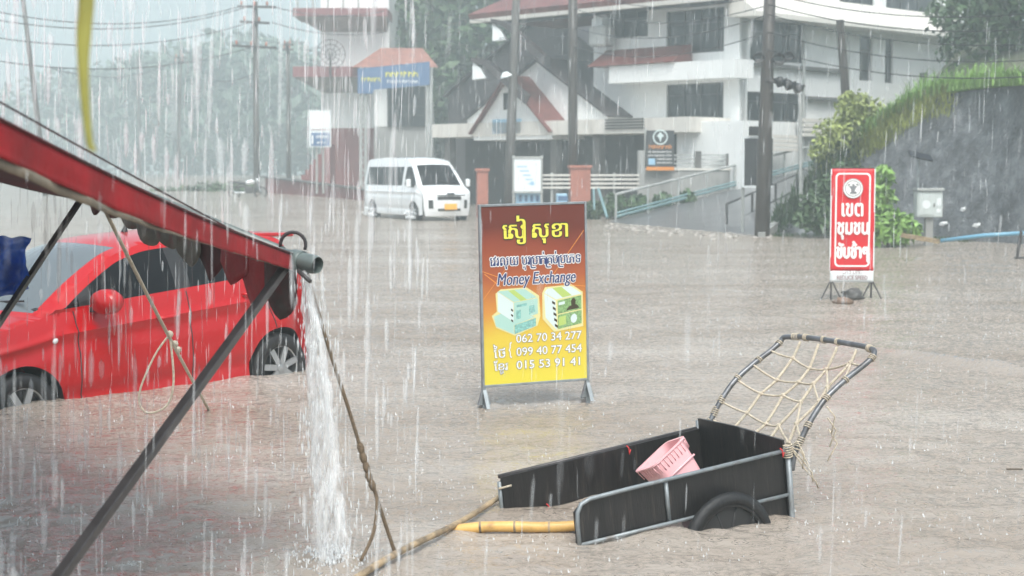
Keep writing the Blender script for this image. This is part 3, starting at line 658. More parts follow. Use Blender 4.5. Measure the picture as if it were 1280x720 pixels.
m_ = MB(); m_.tube([PW.pt(s0 - .12, 0, .1), PW.pt(s0 - .03, z1 + .1, .26)], .03, 6); m_.build('post', M['rail'], bn)
# green prop poles leaning near the fence
lp_ = MB(); lp_.tube([at(748, 236, 56), at(759, 272, 54.5)], .05, 6); lp_.tube([at(742, 236, 56.2), at(743, 262, 55.5)], .035, 6)
tag(lp_.build('leaning_prop', M['teal']), 'thin green pipe prop leaning by the terracotta pillar', 'pipe')
# ramp railings
def railing(label, A, B, hA, hB, n, name, mats, rails=((1.0, .04),), pm='rail'):
    A = Vector(A); B = Vector(B); t = thing(name, label, 'railing', A)
    for i, (f, r_) in enumerate(rails):
        m_ = MB(); m_.tube([A.lerp(B, k / 14) + Vector((0, 0, lerp(hA, hB, k / 14) * f)) for k in range(15)], r_, 8); m_.build('rail', M[mats[i]], t, smooth=True)
    for k in range(n):
        u = k / (n - 1); p = A.lerp(B, u); m_ = MB(); m_.tube([p + Vector((0, 0, -.5)), p + Vector((0, 0, lerp(hA, hB, u)))], .04, 6); m_.build('post', M[pm], t)
    return t
railing('long grey handrail with twin blue pipes on the far side of the ramp', (3.45, 53.2, -.02), (13.1, 66.2, 1.95), .95, .95, 9, 'ramp_railing', ('rail', 'teal', 'teal'), ((1.0, .045), (.22, .05), (.34, .04)))
A = gnd(908, 287); railing('short dark railing in front of the ramp beside the dark pole', (A.x, A.y, 0), tuple(at(996, 240, 54)), .75, .6, 4, 'ramp_front_railing', ('steel_dark', 'steel_dark'), ((1.0, .035), (.15, .03)), 'steel_dark')
# dark signboard seen from behind
sb = thing('signboard', 'blank dark signboard with white edge on a thin post left of the dark pole', 'sign', gnd(929, 294))
q0 = at(930, 232, 44); q1 = at(966, 173, 44); m_ = MB(); m_.box((lerp(q0.x, q1.x, .5), 44, lerp(q0.z, q1.z, .5)), (q1.x - q0.x, .05, q1.z - q0.z)); m_.build('board', M['banner_dark'], sb)
m_ = MB(); m_.box((q0.x - .03, 44, lerp(q0.z, q1.z, .5)), (.055, .07, q1.z - q0.z + .1)); m_.box((lerp(q0.x, q1.x, .5), 44, q0.z - .03), (q1.x - q0.x, .07, .055)); m_.box((lerp(q0.x, q1.x, .5), 44, q1.z + .03), (q1.x - q0.x, .07, .055)); m_.build('frame', M['sign_white'], sb)
m_ = MB(); m_.tube([(q0.x - .02, 44.06, -.4), (q0.x - .02, 44.06, q0.z)], .045, 8); m_.build('post', M['rail'], sb)
m_ = MB(); m_.box((q0.x + .28, 44, q1.z + .2), (.3, .2, .25)); m_.build('lamp_housing', M['blackplastic'], sb)

# ------------------------------------------------------------------ LEFT BUILDING WITH RED TRIM, far in the rain
YB = 95.0
lbd = thing('white_shophouse', 'pale shophouse with red trim slabs and dark red base at left', 'building', at(440, 212, YB))
def fbox(mb, x0, y0, x1, y1, Y, dep, front=0.0):
    a = at(x0, y1, Y - front); b_ = at(x1, y0, Y - front); mb.box(((a.x + b_.x) / 2, Y - front + dep / 2, (a.z + b_.z) / 2), (abs(b_.x - a.x), dep, abs(b_.z - a.z))); return mb
fbox(MB(), 402, -30, 486, 160, YB, 9).build('wall', M['white'], lbd)
fbox(MB(), 404, 160.2, 476, 250, YB, 9, -.02).build('base_wall', M['redwall'], lbd)
for (x0, x1, yt, yb, ys, xs) in ((366, 484, 10, 20, 40, 402), (366, 452, 83, 96, 116, 404)):
    fbox(MB(), x0, yt, x1, yb, YB, 4, 2.0).build('slab_edge', M['redtrim'], lbd)
    A = [at(x0, yb, YB - 2), at(x1, yb, YB - 2), at(x1, ys, YB - .02), at(xs, ys, YB - .02)]
    m_ = MB(); m_.prism([A[0] - Vector((0, 0, .01)), A[1] - Vector((0, 0, .01)), A[2], A[3]], (0, 1.9, .05)); m_.build('sloped_soffit', M['concrete'], lbd)
m_ = MB()
for k in range(6): x = 372 + 19 * k; m_.tube([at(x, 10, YB - 1.9), at(x, -8, YB - 1.9)], .06, 6)
m_.tube([at(368, -6, YB - 1.9), at(484, -6, YB - 1.9)], .05, 6); m_.build('roof_railing', M['rail'], lbd)
sd_ = thing('satellite_dish', 'large round mesh satellite dish in front of the pale shophouse', 'dish', at(413, 100, YB - 3))
c_ = at(413, 68, YB - 3.2); m_ = MB(); Rr = .83; m_.lathe([(.82, 0), (.86, 0), (.86, .05), (.82, .05)], c_, (0, 1, .1), 28, True)
for k in range(12): a = k * PI / 6; m_.tube([c_ + Vector((0, .15, 0)), c_ + Vector((math.cos(a) * .83, 0, math.sin(a) * .83))], .022, 4)
for r_ in (.3, .57): m_.lathe([(r_ - .02, .07), (r_ + .02, .07), (r_ + .02, .1), (r_ - .02, .1)], c_, (0, 1, .1), 24, True)
m_.build('mesh_reflector', M['steel_dark'], sd_); m_ = MB(); m_.tube([c_, at(413, 104, YB - 3)], .07, 6); m_.build('mast', M['steel_dark'], sd_)
shp = thing('roadside_shop', 'small shop with orange roof and dark gridded window behind the blue sign', 'building', at(500, 212, YB - 4))
fbox(MB(), 468, 85, 538, 158, YB, 5, 4.0).build('wall', M['white'], shp); fbox(MB(), 468, 158.2, 538, 246, YB, 5, 3.98).build('base_wall', M['concrete'], shp)
m_ = MB(); e = [at(440, 84, YB - 5.2), at(548, 84, YB - 5.2), at(548, 84, YB + 2), at(440, 84, YB + 2)]; rg = [at(476, 60, YB - 2), at(528, 60, YB - 2)]
m_.add(e + rg, [(0, 1, 5, 4), (1, 2, 5), (2, 3, 4, 5), (3, 0, 4), (3, 2, 1, 0)]); m_.build('roof', M['roof_orange'], shp)
wf = MB()
for x in (485, 512, 531): fbox(wf, x - .7, 108, x + .7, 159, YB, .12, 4.12)
for y in (108, 133, 144, 158): fbox(wf, 486, y - .6, 530, y + .6, YB, .1, 4.11)
wo = wf.build('window', M['frame_alu'], shp); fbox(MB(), 485.5, 108.4, 530.5, 158.4, YB, .05, 4.06).build('pane', M['glass_dark'], wo)
bs = thing('blue_shop_sign', 'long blue shop sign with yellow and white lettering on twin posts', 'sign', at(490, 212, YB - 8))
Ys = YB - 8; P4 = [at(447, 117, Ys), at(466, 117, Ys), at(467, 112, Ys), at(537, 106, Ys), at(537, 77, Ys), at(447, 86, Ys)]
m_ = MB(); m_.prism(P4, (0, .12, 0)); m_.build('board', M['sign_blue'], bs)
PS = Plane((0, Ys - .01), (1, 0)); a, z = PS.sz(452, 103); b2, _ = PS.sz(520, 96)
m_ = MB(); scribble(m_, PS, a, PS.sz(478, 100)[0], PS.sz(470, 102)[1], .26, .0, 21); scribble(m_, PS, PS.sz(482, 98)[0], PS.sz(524, 94)[0], PS.sz(500, 96)[1], .3, .0, 22); m_.build('yellow_lettering', M['ink_yellow'], bs)
m_ = MB(); scribble(m_, PS, PS.sz(484, 105)[0], PS.sz(522, 105)[0], PS.sz(500, 104)[1], .18, .0, 23); m_.build('white_lettering', M['ink_white'], bs)
for x in (451, 457, 535, 539):
    m_ = MB(); m_.tube([at(x, 256, Ys + .2), at(x, 84, Ys + .2)], .09, 6); m_.build('post', M['rail'], bs)
for x0 in (451, 535):
    m_ = MB()
    for k in range(16): m_.tube([at(x0 + (0 if k % 2 else 5), 120 + 8 * k, Ys + .2), at(x0 + (5 if k % 2 else 0), 128 + 8 * k, Ys + .2)], .03, 4)
    m_.build('lattice', M['rail'], bs)
# low red wall with steps along the road
lw = thing('red_boundary_wall', 'low dark red wall with pale coping along the far left roadside', 'wall', at(400, 240, 84))
A, B = at(332, 243, 84), at(470, 252, 74); m_ = MB(); m_.prism([(A.x, A.y, .2), (B.x, B.y, -.3), (B.x, B.y, at(470, 239.5, 74).z), (A.x, A.y, at(332, 222, 84).z)], (.1, .6, 0)); m_.build('wall', M['redwall'], lw)
m_ = MB(); m_.beam(Vector((A.x, A.y + .25, at(332, 221.6, 84).z + .03)), Vector((B.x, B.y + .25, at(470, 239.1, 74).z + .03)), .66, .05); m_.build('coping', M['wetpole'], lw)
m_ = MB()
for k in range(9):
    q = at(372 + 5 * k, 240, 88); zt = .9 + .28 * k; m_.box((q.x, 88.5, zt / 2), (.24, 2.6, zt))
tag(m_.build('stair', M['redwall']), 'dark red outside stair against the pale shophouse', 'stair')
hp = MB()
# blue and white roadside sign
rs = thing('road_sign', 'white sign with blue lower panel on slim posts in front of red wall', 'sign', at(400, 240, 72))
fbox(MB(), 386.5, 138, 413.5, 184, 72, .08).build('board', M['sign_white'], rs)
m_ = fbox(MB(), 388.5, 166, 412, 182.5, 72, .02, .024); bl = m_.build('blue_panel', M['sign_blue'], rs)
PS = Plane((0, 71.97), (1, 0)); m_ = MB(); scribble(m_, PS, PS.sz(395, 175)[0], PS.sz(411, 175)[0], PS.sz(400, 173)[1], .16, .0, 31); scribble(m_, PS, PS.sz(396, 175)[0], PS.sz(410, 175)[0], PS.sz(400, 180)[1], .12, .0, 32); pbox(m_, PS, (PS.sz(389.5, 170)[0], PS.sz(391.5, 170)[0], PS.sz(390, 180)[1], PS.sz(390, 169)[1]), 0, .004); m_.build('lettering', M['ink_white'], bl)
fbox(MB(), 388.5, 161.6, 412, 162.4, 72, .02, .022).build('red_line', M['redtrim'], rs)
m_ = MB(); m_.tube([at(396, 242, 72.15), at(396, 136, 72.15)], .05, 6); m_.build('post', M['rail'], rs); m_ = MB(); m_.tube([at(404, 242, 72.15), at(404, 136, 72.15)], .05, 6); m_.build('post', M['rail'], rs)

# ------------------------------------------------------------------ utility poles and cables
POLES = {}
def upole(name, label, px_b, py_b, Yb, px_t, py_t, r0, r1, arms=(), m='pole', group='utility poles along the street', extra=None):
    b_ = at(px_b, py_b, Yb); t_ = at(px_t, py_t, Yb); t = thing(name, label, 'utility pole', b_, 0, group)
    ax = (t_ - b_); mb = MB(); mb.tube([b_ - Vector((0, 0, .5)), b_.lerp(t_, .33), b_.lerp(t_, .66), t_], [r0, lerp(r0, r1, .33), lerp(r0, r1, .66), r1], 10); mb.build('pole', M[m], t, smooth=True)
    for (x0, y0, x1, y1) in arms:
        a, c_ = at(x0, y0, Yb - .2), at(x1, y1, Yb - .2); mb = MB(); mb.beam(a, c_, .1, .12); ar = mb.build('crossarm', M['steel_dark'], t)
        ib_ = MB(); n = max(2, int((c_ - a).length / .6))
        for k in range(n): q = a.lerp(c_, (k + .3) / n); ib_.lathe([(0, .3), (.06, .27), (.05, .2), (.08, .15), (.05, .1), (.03, .06)], q, (0, 0, 1), 8)
        ib_.build('insulator', M['brick'], ar, smooth=True)
    return t
upole('utility_pole', 'grey utility pole with three crossarms standing behind the parked motorcycle', 321, 242, 84, 319, 2, .17, .13, ((297, 8, 345, 9), (300, 27, 337, 29), (290, 57, 346, 60)))
upole('utility_pole', 'faint thin pole far up the road between strap and crossarm pole', 222, 225, 130, 226, 62, .17, .12, ((218, 72, 234, 72), (217, 78, 235, 78)))
upole('utility_pole', 'faintest and shortest pole in the rain at far left', 175, 222, 150, 172, 70, .16, .1)
upole('utility_pole', 'faint pole just left of the pale shophouse and blue sign', 361, 236, 104, 360, 52, .16, .12, ((354, 56, 367, 56), (353, 62, 367, 62)))
upole('utility_pole', 'faint leaning pole at the far left edge of the street', 57, 232, 78, 28, -8, .14, .1)
upole('utility_pole', 'smooth grey pole rising just behind the money exchange sign', 635, 264, 60, 646, -20, .20, .14)
upole('utility_pole', 'dark rough pole rising behind the terracotta pillar', 716, 258, 59, 716, -20, .18, .17, m='wetpole')
dk = upole('utility_pole', 'thick dark wet pole standing left of the red banner', 952, 297, 42, 963, -25, .21, .155, m='wetpole')
# transformer arm and coils on the dark pole
q = at(966, 102, 41.8); mb = MB(); mb.beam(at(958, 98, 41.8), at(1004, 112, 41.8), .1, .12); mb.build('bracket', M['steel_dark'], dk)
for i, (px, py) in enumerate(((975, 102), (986, 106), (997, 110))):
    q = at(px, py, 41.7); mb = MB(); mb.lathe([(0, -.1), (.13, -.1), (.14, .02), (.11, .08), (.04, .12), (.04, .2), (0, .2)], q, (.3, 0, .1), 10); mb.build('fuse_box', M['blackplastic'], dk, smooth=True)
for i, (px, py, r_) in enumerate(((949, 72, .13), (974, 74, .15), (986, 70, .11))):
    q = at(px, py, 41.7); mb = MB()
    for k in range(3): mb.tube([q + Vector((math.cos(a) * (r_ + .02 * k), .03 * k - .03, math.sin(a) * (r_ - .03 * k))) for a in np.linspace(0, 2 * PI, 19)], .018, 5, False)
    mb.build('cable_coil', M['cable'], dk)
gw = MB(); gw.tube([at(1000, 118, 43), at(1001, 262, 43)], .05, 6); tag(gw.build('service_pipe', M['rail']), 'thin pale service pipe hanging from the arm of the dark pole', 'pipe')
lpz = thing('utility_pole', 'leaning weathered pole in front of the right wing', 'utility pole', at(1060, 200, 50), 0, 'utility poles along the street')
mb = MB(); mb.tube([at(1061, 205, 50), at(1057, 120, 50), at(1050, 25, 50)], [.15, .14, .12], 8); mb.build('pole', M['wetpole'], lpz)
def cable(label, a, b_, sag, r=.014, n=20):
    a = Vector(a); b_ = Vector(b_); pts = [a.lerp(b_, k / n) - Vector((0, 0, 4 * sag * (k / n) * (1 - k / n))) for k in range(n + 1)]
    return tag(MB().tube(pts, r, 5).build('power_cable', M['cable']), label, 'cable', 'overhead cables')
ca = [(963, -8), (962, 6), (961, 18), (960, 40), (959, 62)]
for i, (px, py) in enumerate(ca):
    cable('overhead cable running right from the dark pole, %s' % ('topmost', 'second from top', 'third from top', 'second from bottom', 'lowest')[i] + ' of five', at(px, py, 41.8), at(1330, 12 + 20 * i, 36), .35)
for i, (px, py) in enumerate(ca[:4]):
    cable('overhead cable between the dark pole and the rough pole, %s' % ('topmost', 'second from top', 'third from top', 'lowest')[i] + ' of four', at(px, py, 41.8), at(716, -14 + 24 * i, 59), .5)
for i in range(3):
    cable('overhead cable sagging past the grey pole before the gables, %s' % ('upper', 'middle', 'lower')[i], at(716, 20 + 24 * i, 59), at(560, 18 + 16 * i, 72), .3)
for i, (y0, y1) in enumerate(((8, 2), (9.5, 14), (28, 37), (58, 66))):
    cable('overhead cable running left from the crossarm pole, %s' % ('topmost', 'second', 'third', 'lowest')[i], at(300 + 6 * i, y0, 84), at(-60, y1, 66), .9, .025)
for i, (y0, y1) in enumerate(((8, 14), (28, 40))):
    cable('overhead cable running right from the crossarm pole to the shophouse, %s' % ('upper', 'lower')[i], at(340, y0, 84), at(480, y1, 88), .35, .025)
cable('thin cable from the crossarm pole to the faint far pole', at(318, 92, 84), at(226, 72, 130), 1.0, .025)
cable('thin cable drooping left from the faint far pole', at(226, 73, 130), at(60, 84, 95), 1.0, .03)

# ------------------------------------------------------------------ trees and plants
TG = 'trees far up the street in the rain'
for i, (px, Y, h_, cr, lb_) in enumerate(((150, 235, 16, 10.5, 'hazy tree between the dangling strap and the faintest pole'), (205, 222, 17, 11, 'hazy broad tree under the faint far pole'), (262, 205, 15, 10.5, 'hazy tree between faint far pole and crossarm pole'), (300, 215, 18, 11, 'hazy tall tree directly behind the crossarm pole'), (345, 200, 16, 9, 'hazy tree right of the crossarm pole'), (384, 188, 14, 8, 'hazy tree behind the white and blue road sign'), (95, 240, 15, 10.5, 'hazy tree farthest left just above the red awning edge'))):
    q = at(px, 212, Y); tree('hazy_tree', lb_, (q.x, q.y, road_z(q.x, q.y) - .2), h_, cr, 2200, .95, 'foliage_far', TG, low=.25)
for i, (px, Y, h_, cr, lb_) in enumerate(((505, 112, 17, 5.2, 'tall dark tree behind the orange-roofed shop'), (560, 104, 18, 5.5, 'tall dark tree between shop and dark roof'), (600, 96, 16, 4.2, 'tall dark tree close against the dark-roofed hall'), (528, 122, 20, 5, 'highest dark tree rearmost behind the blue sign'))):
    q = at(px, 212, Y); tree('tall_tree', lb_, (q.x, q.y, -.2), h_, cr, 3000, .42, 'foliage', 'tall trees behind the shop', low=.18, blobs=13)
for i, (px, py, Y, h_, cr, lb_) in enumerate(((1262, 108, 52, 6.0, 2.2, 'dark green tree at the top right corner on the hill'), (1225, 100, 58, 5.5, 1.8, 'dark tree at the end of the white right wing'), (1330, 90, 50, 7, 2.6, 'dark tree partly cut off at the right edge'))):
    q = at(px, py, Y); tree('hill_tree', lb_, q, h_, cr, 3200, .16, 'foliage', 'trees on the hill', low=.12, blobs=11)
def bush(label, px, py, Y, blobs, n, leaf, m, name='bush', group='bushes on the rock slope', droop=.3):
    q = at(px, py, Y); t = thing(name, label, 'bush', q, 0, group); mb = MB(); leaf_cloud(mb, blobs, n, leaf, .5, droop); mb.build('leaves', M[m], t, local=True)
    sb_ = MB()
    for c_, r_ in blobs: sb_.tube([(0, 0, -.4), Vector(c_) * .5, c_], [.03, .02, .01], 5)
    sb_.build('stems', M['bark'], t, local=True)
bush('yellow-green leafy bush where the rock slope meets the white building', 1068, 175, 44.5, [((-.35, 0, .1), .75), ((.3, .2, .6), .7), ((.0, 0, .95), .5), ((-.7, -.1, -.35), .55), ((.75, .2, .5), .45)], 4600, .085, 'foliage_light')
bush('bright green bush at the foot of the rock slope behind red banner', 1112, 300, 36.3, [((-.2, 0, .35), .5), ((.25, 0, .25), .42), ((-.3, .1, .95), .42), ((-.15, .2, 1.45), .3)], 2100, .10, 'grass')
bush('small dark bush on the rock slope left of the banner', 1022, 262, 41, [((0, 0, .1), .5), ((-.3, 0, -.25), .35), ((.4, .1, .55), .45), ((.75, .1, .95), .4), ((.2, -.2, -.35), .35)], 2000, .10, 'foliage')
bush('low scrubby bush at the foot of the retaining wall', 762, 264, 56.5, [((-.6, 0, .0), .4), ((.2, 0, .2), .5), ((1.0, 0, .2), .45), ((1.9, .3, .3), .4), ((2.8, .6, .4), .35)], 2200, .13, 'foliage', group='bushes by the ramp')
bush('low dark green bush beside the parked motorcycle', 278, 236, 86, [((-1.1, 0, -.25), .75), ((-.2, 0, -.2), .7), ((.6, 0, -.15), .7), ((1.4, 0, -.25), .6), ((-2.0, .2, -.35), .7), ((-2.9, .2, -.35), .6), ((-3.6, .2, -.35), .5)], 1500, .16, 'foliage', group='bushes by the road')
cl = [Vector(c) for c in cq]
def crest_pt(lo, hi, sx=.35, dn=.0):
    def f():
        u = rng.random() * (hi - lo) + lo; k = min(len(cl) - 2, int(u * (len(cl) - 1))); p = cl[k].lerp(cl[k + 1], rng.random()); dd = rng.random() * 1.0 - dn
        return Vector((p.x + rng.normal() * sx * .4, p.y + dd, p.z + .02 + min(dd, 0) * 1.4))
    return f
mb = MB(); blades(mb, crest_pt(.36, .86), 12000, .42, .011, (-.05, -.35, 0)); blades(mb, crest_pt(.56, .80, .5, .0), 500, .8, .012, (.1, -.2, 0)); tag(mb.build('grass', M['grass']), 'tall bright green grass along the top of the rock slope', 'grass', kind='stuff')
mb = MB(); blades(mb, crest_pt(.22, .66, .3, .45), 7000, .38, .012, (-.15, -.8, -.2)); tag(mb.build('dry_grass', M['grass_yellow']), 'yellowish grass hanging over the edge of the rock slope', 'grass', kind='stuff')
mb = MB(); blades(mb, crest_pt(.02, .36, .5, .5), 2600, .5, .02, (-.2, -.6, 0)); tag(mb.build('dark_grass', M['foliage']), 'dark green grass covering the left end of the slope', 'grass', kind='stuff')
def foot_pt():
    k = rng.random() * (len(bq) * .62); i = int(k); p = bq[i]; return Vector((p.x + rng.normal() * .1, p.y - .12 + rng.normal() * .15, -.03))
mb = MB(); blades(mb, foot_pt, 900, .16, .01, (0, -.4, 0)); tag(mb.build('verge_weeds', M['foliage']), 'thin weeds along the foot of the rock slope', 'weeds', kind='stuff')

# ------------------------------------------------------------------ vehicles
def vehicle(root, st, icowl, irear, belt, arches, wheel_r, sill, body_m, bulge, side_wins, glassm, zbelt_fn, wmid, wins_top=None):
    """st: spine stations (x,z,halfwidth,sweep,crown) from front bottom to rear bottom; local frame: x back, y side, z up"""
    n = 6; S = crom(st, n); i0, i1 = icowl * n, irear * n
    def spine(s, k, K=13):
        u = -1 + 2 * k / (K - 1); return Vector((s[0] + s[3] * u * u, s[2] * u, s[1] - s[4] * u * u))
    E = [Vector((s[0] + s[3], s[2], s[1] - s[4])) for s in S]
    body = MB(); ws = MB(); rw_ = MB(); K = 13
    for i in range(len(S) - 1):
        a, b = S[i], S[i + 1]
        for k in range(K - 1):
            f = [spine(a, k), spine(a, k + 1), spine(b, k + 1), spine(b, k)]
            tgt = body
            iw = (st_w[0] * n, st_w[1] * n); ir = (st_r[0] * n, st_r[1] * n)
            if iw[0] <= i < iw[1] and 0 < k < K - 2: tgt = ws
            if ir[0] <= i < ir[1] and 0 < k < K - 2: tgt = rw_
            tgt.add(f, [(0, 1, 2, 3)])
    x0, x1 = E[0].x, E[-1].x
    ef = [e for e in E[:i0 + 1]]; er = [e for e in E[i1:]]
    fx = [e.x for e in ef]; fz = [e.z for e in ef]; fy = [e.y for e in ef]
    for q in (fx,):
        for j in range(1, len(q)): q[j] = max(q[j], q[j - 1] + 1e-5)
    rx = [e.x for e in er]; rz = [e.z for e in er]; ry = [e.y for e in er]
    xc, xr = fx[-1], E[i1].x
    # rear boundary: vertical edge at x1
    def topb(x):
        if x <= xc:
            j0 = max(i for i in range(len(fx)) if fx[i] <= fx[0] + .012) if x <= fx[0] + .012 else None
            if j0 is not None: return fz[j0], fy[j0]
            return float(np.interp(x, fx, fz)), float(np.interp(x, fx, fy))
        if x >= xr - 1e-6: return E[i1].z, E[i1].y
        return zbelt_fn(x), wbelt(x)
    yc, yr = ef[-1].y, E[i1].y
    def wbelt(x):
        t0 = sm((x - xc) / .45); t1 = sm((xr - x) / .45); return lerp(lerp(yc, belt, t0), yr, 1 - t1) if t1 < 1 else lerp(yc, belt, t0)
    zb0 = zbelt_fn
    def zbelt(x):
        t0 = sm((x - xc) / .35); t1 = sm((xr - x) / .35); return lerp(E[i1].z, lerp(ef[-1].z, zb0(x), t0), t1)
    def topb2(x):
        if xc < x < xr: return zbelt(x), wbelt(x)
        return topb(x)
    xs = sorted(set(np.round(np.concatenate([np.linspace(x0, x1, 150)] + [a + (wheel_r + .055) * np.cos(np.linspace(0, PI, 26)) for a in arches]), 4).tolist())); xs = [x for x in xs if x0 <= x <= x1]
    def bottom(x):
        z = sill + .04 * max(0, 1 - (x - x0) / .3) ** 2
        for a in arches:
            rr = wheel_r + .055
            if abs(x - a) < rr: z = max(z, wheel_r + math.sqrt(rr * rr - (x - a) ** 2))
        return z
    V = 26
    def sidep(x, v, sg):
        zt, yt = topb2(x); zb = bottom(x); z = lerp(zb, zt, v); zz = (z - sill) / max(.1, zt - sill)
        e = sm((x - x0) / .5) * sm((x1 - x) / .4)
        y = yt + e * (wmid - yt) * (1 - abs(max(0, min(1, zz)) - .55) ** 2 / .2025 if zz > .55 else 1 - .25 * (.55 - zz) ** 2 / .3) 
        if zz > .55: y = lerp(wmid, yt, ((zz - .55) / .45) ** 2) * e + yt * (1 - e)
        y += e * (.020 * math.exp(-((zz - .80) / .035) ** 2) - .016 * math.exp(-((zz - .70) / .07) ** 2) - .022 * math.exp(-((zz - .22) / .07) ** 2))
        return Vector((x, sg * y, z))
    for sg in (-1, 1):
        body.grid([[sidep(x, v / V, sg) for v in range(V + 1)] for x in xs])
        for a in arches:                           # arch flange inwards
            lip = MB(); rr = wheel_r + .055; an = np.linspace(.12, PI - .12, 20); G = []
            for t in an:
                x = a + rr * math.cos(t)
                if not (x0 < x < x1): continue
                p = sidep(x, 0, sg); G.append([p, p - Vector((0, sg * .06, 0)), Vector((a + (rr + .02) * math.cos(t), sg * (abs(p.y) - .45), wheel_r + (rr + .02) * math.sin(t)))])
            if len(G) > 1: lip.grid(G); lip.build('wheel_arch', M['blackplastic'], root, smooth=True, local=True)
    gx = np.linspace(xc + .002, xr - .002, 90); ex = [e.x for e in E[i0:i1 + 1]]; ez = [e.z for e in E[i0:i1 + 1]]; ey = [e.y for e in E[i0:i1 + 1]]
    for j in range(1, len(ex)): ex[j] = max(ex[j], ex[j - 1] + 1e-5)
    for sg in (-1, 1):
        cols = []
        wl = [MB() for _ in side_wins]; trims = [MB() for _ in black_pillars]
        for x in gx:
            zt = float(np.interp(x, ex, ez)); yt = float(np.interp(x, ex, ey)); zb, yb = zbelt(x), wbelt(x)
            wt = min(zt - .055, wins_top if wins_top else 9); wb_ = min(zb + .025, zt - .01); wt = max(wt, wb_ + .001)
            def pp(z): t = (z - zb) / max(1e-4, zt - zb); return Vector((x, sg * (lerp(yb, yt, t) + .02 * math.sin(PI * max(0, min(1, t)))), z))
            cols.append([pp(zb), pp(wb_), pp(lerp(wb_, wt, .33)), pp(lerp(wb_, wt, .66)), pp(wt), pp(zt)])
        for i in range(len(gx) - 1):
            xm = (gx[i] + gx[i + 1]) / 2; a, b = cols[i], cols[i + 1]
            body.add([a[0], b[0], b[1], a[1]], [(0, 1, 2, 3)]); body.add([a[4], b[4], b[5], a[5]], [(0, 1, 2, 3)])
            idx = next((k for k, wn in enumerate(side_wins) if wn[0] < xm < wn[1]), None)
            for k in (1, 2, 3):
                if idx is not None: wl[idx].add([a[k], b[k], b[k + 1], a[k + 1]], [(0, 1, 2, 3)])
                elif any(p0 <= xm <= p1 for p0, p1 in black_pillars): trims[next(q_ for q_, (p0, p1) in enumerate(black_pillars) if p0 <= xm <= p1)].add([a[k], b[k], b[k + 1], a[k + 1]], [(0, 1, 2, 3)])
                else: body.add([a[k], b[k], b[k + 1], a[k + 1]], [(0, 1, 2, 3)])
        for k in wl:
            if k.v: k.build('side_window', M[glassm], root, smooth=True, local=True)
        for trim in trims:
            if trim.v: trim.build('window_pillar', M['blackplastic'], root, smooth=True, local=True)
    bo = body.build('body', M[body_m], root, smooth=True, local=True)
    bm = bmesh.new(); bm.from_mesh(bo.data); bmesh.ops.remove_doubles(bm, verts=bm.verts, dist=.004); bmesh.ops.recalc_face_normals(bm, faces=bm.faces); bm.to_mesh(bo.data); bm.free()
    bo.data.set_sharp_from_angle(angle=R(38))
    ws.build('windshield', M['carglass_clear' if glassm == 'carglass' else 'carglass'], root, smooth=True, local=True); rw_.build('rear_window', M['carglass'], root, smooth=True, local=True)
    # closed dark underside and cabin bulkhead, so nothing shows through
    ub = MB(); ub.box(((x0 + x1) / 2, 0, sill + .06), (x1 - x0 - .1, wmid * 1.55, .08)); ub.build('underbody', M['blackplastic'], root, local=True)
    return sidep, topb2, E, spine, S
def wheel(root, x, y, r, wd, spokes=7, rimm='alloy'):
    t = MB(); t.lathe([(r * .64, -wd / 2), (r * .92, -wd / 2), (r, -wd * .32), (r, wd * .32), (r * .92, wd / 2), (r * .64, wd / 2), (r * .6, 0)], (x, y, r), (0, 1, 0), 36, True)
    wo = t.build('wheel', M['rubber'], root, smooth=True, local=True); sg = 1 if y > 0 else -1
    m = MB(); m.lathe([(r * .66, sg * wd * .5), (r * .68, sg * wd * .46), (r * .60, sg * wd * .38), (r * .60, -sg * wd * .3), (r * .66, -sg * wd * .3)], (x, y, r), (0, 1, 0), 36)
    for k in range(spokes):
        a = 2 * PI * k / spokes + .3; d = Vector((math.cos(a), 0, math.sin(a))); c = Vector((x, y + sg * wd * .40, r)); m.beam(c + d * r * .08, c + d * r * .63, r * .17, .022, up=(0, 1, 0))
    m.lathe([(0, sg * wd * .5), (r * .12, sg * wd * .48), (r * .14, sg * wd * .36)], (x, y, r), (0, 1, 0), 14)
    m.build('rim', M[rimm], wo, smooth=False, local=True)
    m = MB(); m.lathe([(0, sg * wd * .1), (r * .6, sg * wd * .1)], (x, y, r), (0, 1, 0), 20); m.build('brake_disc', M['blackplastic'], wo, local=True)

